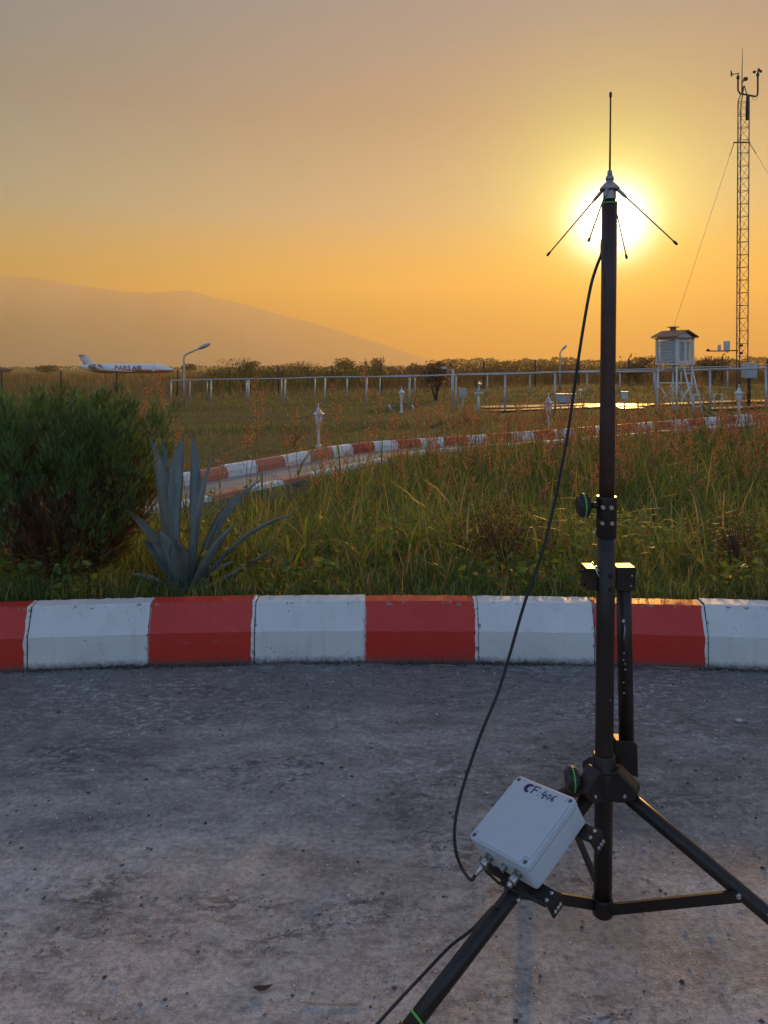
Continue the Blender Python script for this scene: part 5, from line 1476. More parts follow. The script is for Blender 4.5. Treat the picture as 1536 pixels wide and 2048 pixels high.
# ---- foxtail grass at the kerb
def foxtail(px, py, d, tilt, label_i):
    c = np.array(at(px, py, d)); ax = np.array([math.sin(tilt), 0.1, math.cos(tilt)]); ax /= np.linalg.norm(ax)
    Lh = 0.048; base = np.array([c[0] - tilt * 0.12 + rnd.uniform(-0.02, 0.02), d + 0.04, 0.0]); base[2] = gz(base[0], base[1])
    parts = []
    ts = np.linspace(0, 1, 6)[:, None]; s = c - ax * Lh / 2
    ctr = base + (s - base) * ts + np.array([0, 0, 1]) * np.sin(ts * np.pi) * 0.02
    for w_ in (np.array([1, 0, 0]), np.array([0, 1, 0])):
        V = np.concatenate([ctr - w_ * 0.0009, ctr + w_ * 0.0009]); F = np.array([[i, i + 1, 7 + i, 6 + i] for i in range(5)]); parts.append((V, F, np.repeat(np.array([[0.12, 0.12, 0.04]]), 12, 0)))
    n = 260; t = G.random(n); r = 0.0052 * np.sin(np.pi * np.clip(t * 0.9 + 0.08, 0, 1)) ** 0.6; a = G.random(n) * 6.283
    e1 = np.cross(ax, [0, 1, 0]); e1 /= np.linalg.norm(e1); e2 = np.cross(ax, e1)
    rad = np.cos(a)[:, None] * e1 + np.sin(a)[:, None] * e2
    P = c + ax * ((t - 0.5) * Lh)[:, None] + rad * r[:, None]; U = unit(rad * 0.8 + ax * 0.8) * 0.0055; Wv = unit(np.cross(U, rad + 0.1)) * 0.0007
    parts.append(quads(P, U, Wv, pick([(0.42, 0.27, 0.12), (0.34, 0.20, 0.09)], [1, 1], n)))
    parts.append(blades(np.repeat(base[None], 4, 0), G.random(4) * 6.28, G.uniform(0.1, 0.2, 4), G.uniform(0.004, 0.006, 4), G.uniform(0.2, 0.6, 4), G.uniform(0.4, 1.5, 4), pick(GREENS, [3, 3, 1, 1, 1], 4), 3))
    V, F, C = join(parts)
    o = mesh_np('foxtail_grass', V - base, F, M_DRYGRASS, colors=C); o.location = base
    tag(o, 'foxtail grass with a fuzzy golden head just behind the kerb', 'foxtail', 'foxtail grass behind the kerb')
for i, (px, py, tl) in enumerate(((595, 1178, 0.35), (614, 1174, 0.3), (652, 1145, -0.1), (568, 1154, 0.5), (692, 1177, 0.0), (797, 1149, -0.5), (1005, 1146, -0.1), (886, 1150, -0.9), (1146, 1144, 0.8), (740, 1168, 0.2), (1090, 1160, -0.3), (468, 1172, 0.1))):
    foxtail(px, py, 3.72 + 0.05 * (i % 3), tl, i)

# ---- brown dry weed clump
def weed_clump(px, py, d, rx, h, n, label, cols, seed=0):
    c = at(px, py, d); base = Vector((c.x, c.y, gz(c.x, c.y)))
    root = thing('dry_weed', base, label, 'weed')
    P = G.normal(0, 1, (n, 3)) * [rx * 0.5, rx * 0.4, 0]; P[:, 2] = np.abs(G.normal(0.5, 0.28, n)) * h
    U = unit(G.normal(0, 1, (n, 3)) + [0, 0, 0.6]) * G.uniform(0.008, 0.02, (n, 1)); Wv = unit(np.cross(U, G.normal(0, 1, (n, 3)))) * 0.003
    V, F, C = quads(P, U, Wv, pick(cols, [1] * len(cols), n)); mesh_np('foliage', V, F, M_DRYGRASS, root, colors=C)
    b = MB()
    for k in range(16):
        a = rnd.random() * 6.28; q = Vector((math.cos(a) * rx * rnd.uniform(0.2, 0.8), math.sin(a) * rx * 0.5 * rnd.random(), h * rnd.uniform(0.6, 1.05)))
        b.tube([base + q * 0.05, base + Vector((q.x * 0.4, q.y * 0.4, q.z * 0.55)), base + q], [0.004, 0.003, 0.001], 5)
    b.build('stem', M_BARK, root); return root
weed_clump(1000, 1120, 4.25, 0.34, 0.42, 2600, 'dark brown dried weed clump in the grass left of the pole', [(0.06, 0.032, 0.026), (0.085, 0.05, 0.032), (0.05, 0.04, 0.025)])
weed_clump(1475, 1130, 4.3, 0.24, 0.36, 1600, 'dark dried weed clump in the grass at the right edge', [(0.06, 0.036, 0.024), (0.07, 0.055, 0.03)])
weed_clump(935, 822, 17.8, 0.5, 0.36, 500, 'rusty dead weed on the lawn below the sunshine recorder', [(0.16, 0.06, 0.035), (0.22, 0.10, 0.05)])
weed_clump(588, 868, 13.2, 0.42, 0.40, 500, 'dark brown dead weed on the lawn left of the nearest lantern', [(0.10, 0.06, 0.035), (0.14, 0.08, 0.045)])
weed_clump(358, 806, 30.0, 0.7, 0.5, 400, 'reddish dead weed at the foot of the curved street lamp', [(0.13, 0.055, 0.035), (0.10, 0.05, 0.03)])

# ---- conifer bush at the left
def conifer():
    cx, cy = -1.72, 4.10; gb = gz(cx, cy)
    root = thing('conifer_bush', (cx, cy, gb), 'dense dark green feathery conifer bush behind the kerb at the left', 'bush')
    npl = 420; per = 44; n = npl * per
    pu = G.random(npl); pa = G.random(npl) * 6.283; pz = 0.03 + 0.89 * pu
    pprof = np.interp(pz, [0.03, 0.3, 0.5, 0.68, 0.82, 0.92], [0.20, 0.42, 0.54, 0.55, 0.47, 0.34])
    pdep = G.random(npl) ** 0.6; pr = pprof * (0.35 + 0.65 * pdep) * G.uniform(0.88, 1.08, npl)
    PL = np.stack([pr * np.cos(pa), pr * np.sin(pa), pz], 1)
    po = np.stack([np.cos(pa), np.sin(pa), 0 * pa], 1)
    pax = unit(po * np.interp(pz, [0.1, 0.5, 0.88], [0.60, 0.28, 0.06])[:, None] + [0, 0, 1] + G.normal(0, 0.10, (npl, 3)))
    plen = G.uniform(0.14, 0.26, npl) * np.interp(pz, [0.1, 0.88], [1.1, 0.7])
    ptone = G.uniform(0.6, 1.4, npl)
    k_ = np.repeat(np.arange(npl), per); t_ = G.random(n)
    jit = G.normal(0, 1, (n, 3)); rad_ = 0.044 * (1 - 0.7 * t_) * G.uniform(0.3, 1.2, n)
    jit = unit(jit - pax[k_] * np.sum(jit * pax[k_], 1, keepdims=True))
    P = PL[k_] + pax[k_] * (plen[k_] * t_)[:, None] + jit * rad_[:, None]
    zz = P[:, 2]; a = np.arctan2(P[:, 1], P[:, 0]); depth = pdep[k_]
    outw = unit(po[k_] * 0.6 + jit)
    ax = unit(pax[k_] * 1.1 + jit * 0.55 + G.normal(0, 0.18, (n, 3)))
    dead = (np.clip((0.64 - PL[k_, 2]) * 1.9 + (0.5 - depth) * 0.9 + 0.12 * np.sin(pa[k_] * 4 + 2), 0, 1) > 0.06 + (ptone[k_] - 0.6) * 1.0)
    L = G.uniform(0.032, 0.065, n)
    tone = ptone[k_]
    # inner twigs that close the crown
    m_ = 5200; q_ = unit(G.normal(0, 1, (m_, 3))) * (G.random(m_) ** 0.4)[:, None]
    Pc = q_ * np.array([0.45, 0.40, 0.42]) + np.array([0, 0, 0.58])
    P = np.concatenate([P, Pc]); o_ = unit(q_ * [1, 1, 0.2] + 1e-4); outw = np.concatenate([outw, o_])
    ax = np.concatenate([ax, unit(o_ * 0.5 + np.array([0, 0, 1.0]) + G.normal(0, 0.3, (m_, 3)))])
    dead = np.concatenate([dead, G.random(m_) < np.interp(Pc[:, 2], [0.2, 0.55, 0.8], [0.85, 0.45, 0.1])])
    L = np.concatenate([L, G.uniform(0.05, 0.09, m_)]); tone = np.concatenate([tone, G.uniform(0.5, 1.0, m_)])
    n += m_
    fl = unit(np.cross(ax, outw + G.normal(0, 0.5, (n, 3))))   # spray plane
    def sprays(sel, cols, wts, mat, name, m=5):
        k = np.where(sel)[0]; PP = []; UU = []; WW = []; CC = []
        c0 = pick(cols, wts, len(k)) * tone[k][:, None]; nr = np.cross(fl[k], ax[k])
        for j in range(m):
            t = (j + 0.5) / m
            for s_ in (-1, 1):
                ln = L[k] * 0.36 * (1 - 0.7 * t) * G.uniform(0.7, 1.2, len(k))
                dv = unit(ax[k] * 0.9 + fl[k] * 0.5 * s_ + nr * G.normal(0, 0.15, (len(k), 1)))
                q = P[k] + ax[k] * (L[k] * t)[:, None] + dv * ln[:, None] * 0.5
                PP.append(q); UU.append(dv * ln[:, None] * 0.55); WW.append(unit(np.cross(dv, nr)) * 0.0014); CC.append(c0 * (0.85 + 0.4 * t))
        PP.append(P[k] + ax[k] * (L[k] * 0.55)[:, None]); UU.append(ax[k] * (L[k] * 0.6)[:, None]); WW.append(fl[k] * 0.0014); CC.append(c0)
        V, F, C = quads(np.concatenate(PP), np.concatenate(UU), np.concatenate(WW), np.concatenate(CC))
        return mesh_np(name, V, F, mat, root, colors=C)
    sprays(~dead, [(0.070, 0.140, 0.048), (0.100, 0.170, 0.055), (0.050, 0.105, 0.046), (0.17, 0.205, 0.065)], [4, 3, 3, 1.6], M_CONIFER, 'foliage')
    tag(sprays(dead, [(0.13, 0.066, 0.046), (0.10, 0.05, 0.038), (0.17, 0.10, 0.06)], [3, 3, 1], M_CONIFER, 'dead_foliage'), 'brown withered inner foliage')
    for k in range(11):
        a_ = rnd.random() * 6.28; r0 = rnd.uniform(0.02, 0.13); h = rnd.uniform(0.5, 0.85)
        p0 = Vector((cx + r0 * math.cos(a_), cy + r0 * math.sin(a_), gb - 0.03)); p1 = p0 + Vector((math.cos(a_) * 0.07, math.sin(a_) * 0.07, h * 0.4)); p2 = p0 + Vector((math.cos(a_) * 0.26, math.sin(a_) * 0.26, h))
        b = MB(); b.tube([p0, p1, p2], [0.017, 0.013, 0.005], 7); b.build('stem', M_BARK, root)
conifer()

# ---- agave
def m_agave():
    t = NT('agave_skin'); v = t.coord('Object')
    uvn = t.node('ShaderNodeUVMap'); uvn.uv_map = 'UVMap'; sx = t.node('ShaderNodeSeparateXYZ'); t.l.new(uvn.outputs[0], sx.inputs[0])
    n = t.noise(t.mapping(v, (14, 14, 3)), 1.0, 4); n2 = t.noise(v, 60, 3)
    c = t.mix(t.rng(n, 0.35, 0.68), (0.20, 0.238, 0.23), (0.095, 0.125, 0.122))
    c = t.mix(t.rng(t.math('ABSOLUTE', t.math('SUBTRACT', sx.outputs[0], 0.5)), 0.44, 0.49), c, (0.26, 0.24, 0.14))
    c = t.mix(t.rng(sx.outputs[1], 0.955, 0.985), c, (0.05, 0.03, 0.02))
    c = t.mix(t.rng(n2, 0.6, 0.75, 0, 0.35), c, (0.2, 0.18, 0.12))
    return t.fin(c, 0.42, 0, 0.35)
M_AGAVE = m_agave()
M_SPINE = worn('agave_spine', (0.05, 0.03, 0.02), rough=0.6)
def agave():
    D = 3.84; c0 = at(372, 1192, D); gb = gz(c0.x, c0.y)
    root = thing('agave', (c0.x, c0.y, gb), 'blue grey agave with upright spiny leaves beside the conifer bush', 'agave')
    base = Vector((c0.x, c0.y, gb + 0.015))
    # tip pixel, mid pixel, depth offsets (mid, tip), base pixel x, max half width
    leaves = [((300, 862), (334, 1030), 0.10, 0.12, 350, 0.046), ((366, 870), (348, 1000), 0.05, 0.10, 356, 0.036), ((324, 868), (340, 1020), 0.20, 0.26, 358, 0.03),
              ((386, 866), (392, 1010), 0.16, 0.22, 378, 0.030), ((426, 903), (398, 1030), 0.00, 0.03, 376, 0.047), ((478, 985), (422, 1070), 0.04, 0.10, 386, 0.034),
              ((470, 1044), (424, 1110), -0.10, -0.14, 384, 0.034), ((590, 1028), (484, 1078), -0.02, -0.02, 392, 0.032), ((520, 960), (440, 1050), 0.18, 0.30, 388, 0.026), ((240, 1010), (306, 1080), 0.12, 0.2, 352, 0.03), ((558, 1088), (478, 1140), -0.06, -0.10, 396, 0.026),
              ((262, 1148), (305, 1158), -0.05, -0.08, 350, 0.030), ((318, 1060), (338, 1110), -0.12, -0.20, 362, 0.046), ((352, 1080), (360, 1125), -0.13, -0.24, 370, 0.044), ((470, 1120), (420, 1150), 0.14, 0.25, 388, 0.03), ((285, 1080), (320, 1120), 0.06, 0.10, 356, 0.04)]
    for tip, mid, dm, dt, bpx, hw in leaves:
        p0 = at(bpx, 1188, D); p0.z = gb; m = at(*mid, D + dm); t = at(*tip, D + dt)
        ctrl = 2 * m - 0.5 * (p0 + t)
        n = 16; V = []; UV = []; prevw = None; cs = 7
        L = (t - p0).length
        edge = [[], []]
        for k in range(n + 1):
            s = k / n
            q = p0 * (1 - s) ** 2 + ctrl * 2 * s * (1 - s) + t * s * s
            tg_ = (ctrl - p0) * 2 * (1 - s) + (t - ctrl) * 2 * s; tg_.normalize()
            inn = (base + Vector((0, 0, 0.4 + L * 0.6)) - q); inn = inn - tg_ * inn.dot(tg_)          # inner face looks to the plant's axis
            if inn.length < 1e-3: inn = Vector((0, -1, 0.2))
            inn.normalize()
            if prevw is not None: inn = (inn * 0.3 + prevw * 0.7); inn = (inn - tg_ * inn.dot(tg_)).normalized()
            prevw = inn
            w = tg_.cross(inn)
            wd = 1.12 * hw * (np.interp(s, [0, 0.12, 0.35, 0.6, 0.8, 0.93, 1.0], [0.85, 0.62, 0.80, 1.0, 0.66, 0.26, 0.02]))
            th = 0.018 * (1 - s) ** 0.7 + 0.0012
            cup = wd * 0.32
            ring = []
            for j in range(cs):
                u = j / (cs - 1) * 2 - 1
                ring.append(q + w * wd * u + inn * (cup * u * u)); UV.append((j / (cs - 1), s))
            for j in range(cs - 2, 0, -1):
                u = j / (cs - 1) * 2 - 1
                ring.append(q + w * wd * u * 0.94 + inn * (cup * u * u * 0.9 - th * (1 - u * u) - 0.001)); UV.append((j / (cs - 1), s))
            V += ring; edge[0].append(ring[0]); edge[1].append(ring[cs - 1])
        R_n = cs + cs - 2
        F = [(k * R_n + j, k * R_n + (j + 1) % R_n, (k + 1) * R_n + (j + 1) % R_n, (k + 1) * R_n + j) for k in range(n) for j in range(R_n)]
        Vn = np.array([tuple(v_ - root.location) for v_ in V])
        lf = mesh_np('leaf', Vn, np.array(F), M_AGAVE, root, smooth=True, uv=np.array(UV))
        b = MB()
        for e_ in edge:
            for k in range(1, n - 1):
                for sub in (0.0, 0.5):
                    a_ = e_[k].lerp(e_[k + 1], sub); d_ = (e_[k + 1] - e_[k]).normalized()
                    o_ = (a_ - (p0 * (1 - k / n) ** 2 + ctrl * 2 * (k / n) * (1 - k / n) + t * (k / n) ** 2)).normalized()
                    z_ = d_.cross(o_) * 0.001
                    b.add([a_ - d_ * 0.0022, a_ + d_ * 0.0022, a_ + o_ * 0.0058 + d_ * 0.001, a_ + z_], [(0, 1, 2), (0, 2, 3), (1, 3, 2)])
        tt = (t - ctrl).normalized(); b.tube([t - tt * 0.004, t + tt * 0.016], [0.0022, 0.0003], 5)
        tag(b.build('spines', M_SPINE, lf), kind='stuff')
agave()

# ---- lawn beyond the path
OL0 = [(0.075, 0.092, 0.028), (0.105, 0.11, 0.036), (0.06, 0.072, 0.026), (0.15, 0.115, 0.048)]
BR0 = [(0.105, 0.085, 0.038), (0.145, 0.10, 0.048), (0.08, 0.072, 0.032), (0.18, 0.115, 0.058)]
def lawn():
    parts = []
    n = 60000; y = 9 + 30 * G.random(n) ** 1.15; x = (G.random(n) * 2 - 1) * (y * 0.58 + 1)
    pl = np.interp(x, PATH_PTS[:, 0], PATH_PTS[:, 1]); ok = (y > pl + 0.25) & (path_dist(x, y) > 0.85)
    x, y = x[ok], y[ok]; n = len(x)
    pt = np.sin(x * 0.8 + 1.0) * np.cos(y * 0.55) + 0.6 * np.sin(x * 2.3 - y * 1.1) + G.normal(0, 0.3, n)
    band = np.exp(-((y - pl[ok] - 1.2) / 0.9) ** 2) + 0.8 * np.exp(-((y - 17.5 - 0.3 * x) / 1.1) ** 2)
    h = (0.05 + 0.05 * np.clip(pt, 0, 1.5) + 0.16 * band * G.random(n)) * G.uniform(0.7, 1.4, n)
    P = np.stack([x, y, ground_z(x, y) - 0.01], 1)
    c = np.where((pt > 0.1)[:, None], pick([(0.13, 0.165, 0.042), (0.165, 0.18, 0.052)], [1, 1], n), pick([(0.085, 0.125, 0.034), (0.075, 0.105, 0.036), (0.20, 0.17, 0.075)], [3, 2, 1], n))
    c = np.where((band > 0.4)[:, None], pick([(0.055, 0.095, 0.03), (0.075, 0.11, 0.034)], [2, 1], n), c)
    parts.append(blades(P, G.random(n) * 6.283, h, 0.010 * np.interp(y, [9, 35], [1.0, 2.6]) * G.uniform(0.7, 1.4, n), np.abs(G.normal(0, 0.4, n)), G.uniform(0, 1, n), c, 1, tipw=0.25))
    # weeds round the railings and to the boundary fence
    n = 26000; y = 27 + 42 * G.random(n) ** 1.2; x = (G.random(n) * 2 - 1) * (y * 0.56 + 2)
    pt = np.sin(x * 0.5 + 2) * np.cos(y * 0.35) + G.normal(0, 0.5, n)
    h = np.interp(y, [27, 36, 44, 60], [0.12, 0.22, 0.45, 0.75]) * (0.6 + 0.5 * np.clip(pt, 0, 1.5)) * G.uniform(0.6, 1.4, n)
    c = np.where((y < 37)[:, None], pick([(0.08, 0.115, 0.038), (0.115, 0.135, 0.045), (0.17, 0.145, 0.075)], [3, 2, 1], n), pick([(0.10, 0.105, 0.042), (0.155, 0.12, 0.065), (0.22, 0.145, 0.08)], [3, 2, 1.4], n))
    parts.append(blades(np.stack([x, y, ground_z(x, y) - 0.02], 1), G.random(n) * 6.283, h, 0.03 * G.uniform(0.6, 1.5, n), np.abs(G.normal(0, 0.25, n)), G.uniform(0, 0.9, n), c, 1, tipw=0.2))
    # scrub standing between the hedge bushes
    n = 16000; y = 52 + 24 * G.random(n); x = (G.random(n) * 2 - 1) * (y * 0.55); ppx = 768 + x / y * FPX
    kk = (ppx > 395) & (np.sin(ppx / 19.0) + np.sin(ppx / 7.3 + 1) + G.normal(0, 0.9, n) > -0.6); x, y, ppx = x[kk], y[kk], ppx[kk]; n = len(x)
    h = G.uniform(0.7, 1.75, n) * np.interp(ppx, [395, 460, 1536], [0.6, 1.0, 1.15])
    c = np.where((ppx < 780)[:, None], pick(OL0, [3, 2, 2, 2], n), pick(BR0, [3, 2, 2, 2], n))
    parts.append(blades(np.stack([x, y, ground_z(x, y) - 0.05], 1), G.random(n) * 6.283, h, G.uniform(0.03, 0.08, n), np.abs(G.normal(0, 0.2, n)), G.uniform(0, 0.9, n), c, 2, tipw=0.15))
    # reeds far out
    n = 26000; y = 66 + 134 * G.random(n) ** 0.9; x = (G.random(n) * 2 - 1) * (y * 0.56 + 2)
    h = G.uniform(0.6, 1.25, n) * (0.75 + 0.35 * np.sin(x * 0.15) * np.cos(y * 0.11))
    c = pick([(0.15, 0.11, 0.06), (0.20, 0.14, 0.08), (0.09, 0.085, 0.035)], [3, 2, 2], n)
    parts.append(blades(np.stack([x, y, ground_z(x, y) - 0.05], 1), G.random(n) * 6.283, h, 0.09 * G.uniform(0.6, 1.5, n) * y / 100, np.abs(G.normal(0, 0.15, n)), G.uniform(0, 0.6, n), c, 1, tipw=0.3))
    V, F, C = join(parts)
    o = mesh_np('meadow_grass', V, F, M_GRASS, colors=C); tag(o, 'mown lawn and rough meadow grass beyond the path', None, None, 'stuff')
lawn()

# ---- shrubs and trees behind the railings
def foliage_cloud(n, lobes, size, cols, wts, fl=0.5):
    """leaf faces through several ellipsoid lobes (cx,cy,cz,rx,ry,rz)"""
    lob = np.array(lobes, float); vol = lob[:, 3] * lob[:, 4] * lob[:, 5]; k = G.choice(len(lob), n, p=vol / vol.sum())
    d = unit(G.normal(0, 1, (n, 3))); r = G.random(n) ** 0.42
    P = lob[k, :3] + d * r[:, None] * lob[k, 3:]
    # sprigs: neighbours share an offset so the outline breaks up
    P += G.normal(0, 0.05, (n, 3)) * lob[k, 3:]
    U = unit(G.normal(0, 1, (n, 3)) + [0, 0, fl]) * (size * G.uniform(0.6, 1.4, (n, 1))); Wv = unit(np.cross(U, G.normal(0, 1, (n, 3)))) * np.linalg.norm(U, axis=1, keepdims=True) * 0.5
    C = pick(cols, wts, n)
    return quads(P, U, Wv, C)
def shrub(name, px, d, w_px, top_py, label, cols, wts, n=900, size=None, trunk=0.18, spiky=0.0, group=None, lobesn=7, cat=None, base_lift=0.0):
    x = (px - 768) / FPX * d; z0 = gz(x, d); H = (CAM_H - (top_py - HOR) / FPX * d) - z0; W = w_px / FPX * d / 2
    root = thing(name, (x, d, z0), label, cat or ('tree' if 'tree' in name else 'bush'), group)
    lobes = []
    for k in range(lobesn):
        a = rnd.random() * 6.28; q = rnd.random() ** 0.5 * 0.62
        hz_ = rnd.uniform(0.35 if trunk < 0.25 else 0.5, 0.86) * H; rad = rnd.uniform(0.30, 0.48)
        k_ = min(1.0, (H - hz_) / (rad * H * 0.75))
        lobes.append((math.cos(a) * q * W, math.sin(a) * q * W * 0.7, hz_, W * rad * 1.25, W * rad * 1.1, min(H * rad * 0.8, H - hz_)))
    lobes.append((0, 0, H * 0.5, W * 0.7, W * 0.6, H * (0.42 if trunk < 0.25 else 0.26)))
    if spiky:
        for k in range(int(spiky)):
            xx = rnd.uniform(-0.8, 0.8) * W; lobes.append((xx, rnd.uniform(-0.3, 0.3) * W, H * rnd.uniform(0.75, 0.95), W * 0.07, W * 0.07, H * rnd.uniform(0.12, 0.26)))
    V, F, C = foliage_cloud(n, lobes, size or 0.028 * H + 0.02, cols, wts)
    mesh_np('crown', V, F, M_LEAF, root, colors=C)
    for k in range(3):
        l_ = lobes[k % len(lobes)]; b = MB(); o_ = Vector((x, d, z0))
        s0 = o_ + Vector((rnd.uniform(-0.06, 0.06) * W, 0, -0.05)); e_ = o_ + Vector(l_[:3])
        b.tube([s0, s0.lerp(e_, 0.45) + Vector((0, 0, 0.1 * H)), e_], [0.028 * H + 0.01, 0.020 * H + 0.006, 0.008 * H], 7); b.build('trunk' if k == 0 else 'limb', M_BARK, root)
    return root
OL = [(0.075, 0.092, 0.028), (0.105, 0.11, 0.036), (0.06, 0.072, 0.026), (0.15, 0.115, 0.048)]
BR = [(0.105, 0.085, 0.038), (0.145, 0.10, 0.048), (0.08, 0.072, 0.032), (0.18, 0.115, 0.058)]
hedge = [(440, 66, 70, 733, 0), (482, 64, 60, 714, 5), (530, 68, 74, 730, 0), (580, 70, 66, 726, 3), (618, 64, 60, 722, 4), (660, 68, 64, 730, 2), (706, 72, 66, 729, 0), (748, 66, 60, 722, 4), (792, 70, 70, 731, 0), (838, 62, 62, 729, 2), (915, 66, 74, 724, 3), (965, 70, 66, 722, 3), (1010, 66, 70, 717, 4), (1060, 70, 72, 719, 3), (1108, 66, 64, 722, 3), (1160, 70, 70, 723, 2)]
names = ['low', 'spiky topped', 'broad', 'bristly', 'olive green', 'rounded', 'flat topped', 'ragged', 'dull green', 'dark', 'sparse', 'brownish', 'upright', 'wide brownish', 'small brown', 'rusty']
for i, (px, d, w, tp, sp) in enumerate(hedge):
    t = np.clip((px - 700) / 400, 0, 1); cols = OL if px < 780 else BR
    where = ['just right of the curved street lamp', 'second along the hedge from the street lamp', 'third along the hedge from the street lamp', 'fourth along the hedge from the street lamp', 'fifth along the hedge, left of the nearest lantern', 'sixth along the hedge, right of the nearest lantern', 'seventh along the hedge from the street lamp', 'eighth along the hedge from the street lamp', 'left of the orchard tree by one bush', 'directly left of the orchard tree', 'directly right of the orchard tree', 'behind the sunshine recorder', 'second right of the sunshine recorder', 'third right of the sunshine recorder', 'below the distant street lamp', 'right of the distant street lamp, left of the pole'][i]
    shrub('hedge_bush', px, d, w * 1.7, tp, names[i] + ' bush in the hedge ' + where, cols, [4, 3, 3, 1.2], 2200, 0.06, spiky=sp + 4, lobesn=10, group='bushes of the hedge behind the railings')
shrub('orchard_tree', 872, 31.0, 108, 719, 'small crooked orchard tree with thin brownish leaves behind the railing', BR, [3, 3, 2, 2], 1500, 0.055, trunk=0.4, lobesn=9, spiky=4)
shrub('olive_bush', 1276, 52.0, 84, 711, 'brown green bush left of the weather shelter on the horizon', BR, [3, 3, 2, 1], 1800, 0.07, spiky=9)
shrub('olive_bush', 1420, 50.0, 96, 711, 'brown green bush between the weather shelter and the mast', BR, [3, 3, 2, 1], 2000, 0.07, spiky=10)
shrub('distant_tree', 688, 240.0, 44, 715, 'round pale tree on the horizon left of the middle', OL, [1, 1, 1, 1], 700, 0.35, trunk=0.3)
shrub('distant_tree', 755, 250.0, 34, 713, 'thin topped pale tree on the horizon in the middle', OL, [1, 1, 1, 1], 500, 0.32, trunk=0.3, spiky=3)
shrub('distant_tree', 500, 300.0, 46, 722, 'low pale tree on the horizon above the spiky hedge bush', OL, [1, 1, 1, 1], 500, 0.4, trunk=0.3)
shrub('distant_tree', 100, 280.0, 60, 731, 'low pale tree clump left of the parked jet', OL, [1, 1, 1, 1], 500, 0.4, trunk=0.3)
shrub('distant_tree', 376, 270.0, 40, 727, 'low pale tree clump behind the curved street lamp', OL, [1, 1, 1, 1], 400, 0.4, trunk=0.3)
def far_wood():
    parts = []
    n = 9000; px = G.uniform(820, 1750, n); d = G.uniform(520, 760, n)
    top = 718 + 3.0 * np.sin(px / 31) + 2.2 * np.sin(px / 12.3 + 1) + 1.6 * np.sin(px / 5.1) + np.interp(px, [820, 950], [9, 0])
    z = (CAM_H - (top - HOR) / FPX * d) * G.random(n) ** 0.7
    P = np.stack([(px - 768) / FPX * d, d, z - 0.3], 1)
    U = unit(G.normal(0, 1, (n, 3))) * G.uniform(0.6, 1.5, (n, 1)); Wv = unit(np.cross(U, G.normal(0, 1, (n, 3)))) * 0.7
    parts.append(quads(P, U, Wv, pick(OL, [1, 1, 1, 1], n)))
    n = 5000; px = G.uniform(-500, 860, n); d = G.uniform(700, 1000, n)
    top = 732.5 + 1.6 * np.sin(px / 23) + 1.2 * np.sin(px / 9.3 + 1)
    z = (CAM_H - (top - HOR) / FPX * d) * G.random(n) ** 0.7
    P = np.stack([(px - 768) / FPX * d, d, z - 0.3], 1); U = unit(G.normal(0, 1, (n, 3))) * G.uniform(0.6, 1.6, (n, 1)); Wv = unit(np.cross(U, G.normal(0, 1, (n, 3)))) * 0.8
    parts.append(quads(P, U, Wv, pick(OL, [1, 1, 1, 1], n)))
    V, F, C = join(parts); o = mesh_np('far_wood', V, F, M_LEAF, colors=C); tag(o, 'hazy line of distant trees along the horizon', None, None, 'stuff')
far_wood()

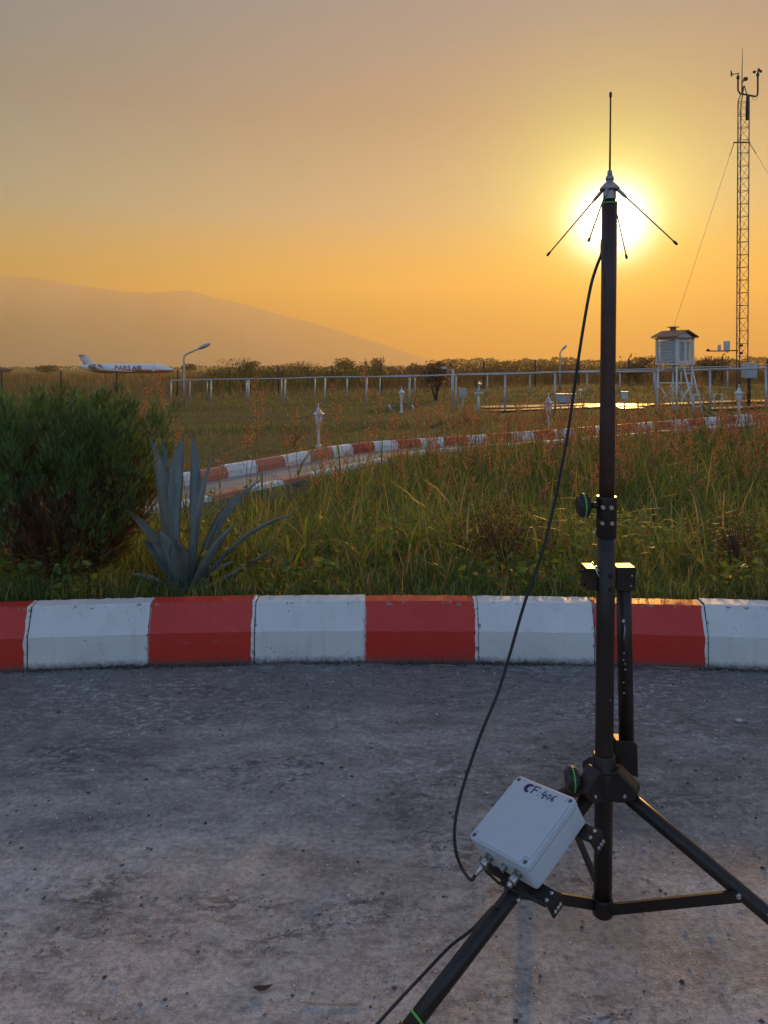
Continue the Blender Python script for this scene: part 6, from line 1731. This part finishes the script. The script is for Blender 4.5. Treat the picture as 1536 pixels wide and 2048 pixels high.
# ---- litter on the asphalt
def litter():
    b = MB(); c = at(1478, 1444, 1.32 * FPX / (1444 - HOR)); 
    v = []; bm = bmesh.new(); bmesh.ops.create_icosphere(bm, subdivisions=2, radius=0.012)
    for q in bm.verts: q.co = Vector((q.co.x * 1.15, q.co.y * 0.9, q.co.z * 0.62)) * (1 + 0.16 * math.sin(q.co.x * 420 + 1) * math.cos(q.co.y * 380)) + Vector((0, 0, 0.006))
    me = bpy.data.meshes.new('stone'); bm.to_mesh(me); bm.free(); me.materials.append(worn('pale_pebble', (0.42, 0.40, 0.37), rough=0.8, scale=60))
    o = bpy.data.objects.new('stone', me); col.objects.link(o); o.location = (c.x, c.y, 0); tag(o, 'single pale pebble on the asphalt right of the tripod pole', 'stone')
    g = at(525, 1981, 1.32 * FPX / (1981 - HOR)); b = MB()
    pts = [(-0.022, -0.003), (-0.008, -0.009), (0.008, -0.007), (0.024, 0.004), (0.006, 0.007), (-0.010, 0.006)]
    b.add([(g.x + x, g.y + y, 0.004 + 0.006 * abs(x) / 0.02) for x, y in pts] + [(g.x, g.y, 0.010)], [(i, (i + 1) % 6, 6) for i in range(6)], True)
    tag(b.build('fallen_leaf', worn('dead_leaf', (0.06, 0.035, 0.022), rough=0.8)), 'curled dark dead leaf on the asphalt at the bottom', 'leaf')
    M_STRAW = worn('dry_straw', (0.42, 0.36, 0.26), rough=0.8)
    for pts, lab in (([(1360, 1409), (1368, 1414), (1382, 1420), (1398, 1424)], 'bent straw lying on the asphalt right of the spare tube'), ([(858, 1332), (885, 1331), (912, 1333)], 'reddish straw lying along the kerb below the middle red block'), ([(610, 2006), (660, 2010), (722, 2008)], 'pale straw on the asphalt near the bottom edge'), ([(1255, 1334), (1290, 1330), (1330, 1336), (1400, 1338), (1470, 1336)], 'long dry straw lying along the kerb foot right of the pole')):
        b = MB(); b.tube(catmull([at(x, y, 1.32 * FPX / (y - HOR)) + Vector((0, 0, 0.003)) for x, y in pts], 4), 0.0013, 5); tag(b.build('straw', M_STRAW), lab, 'straw', 'dry straws on the asphalt')
litter()
def gutter_straw():
    n = 420; cl = G.choice([-1.45, -0.95, -0.62, -0.3, 0.1, 0.30, 0.62, 1.15, 1.32, 1.62], n); a = (cl + G.normal(0, 0.09, n)) / KR; q = KR - 0.004 - np.abs(G.normal(0, 0.022, n))
    P = np.stack([KX + q * np.sin(a), KY + q * np.cos(a), G.uniform(0.001, 0.006, n)], 1)
    V, F, C = blades(P, G.random(n) * 6.283, G.uniform(0.012, 0.055, n), G.uniform(0.0008, 0.0022, n), G.uniform(1.2, 1.52, n), G.uniform(-0.1, 0.1, n), pick([(0.30, 0.24, 0.16), (0.20, 0.15, 0.10), (0.40, 0.34, 0.25), (0.10, 0.09, 0.05)], [3, 3, 2, 1], n), 2)
    o = mesh_np('straw_litter', V, F, M_DRYGRASS, colors=C); tag(o, 'bits of dry straw blown against the foot of the kerb', None, None, 'stuff')
gutter_straw()
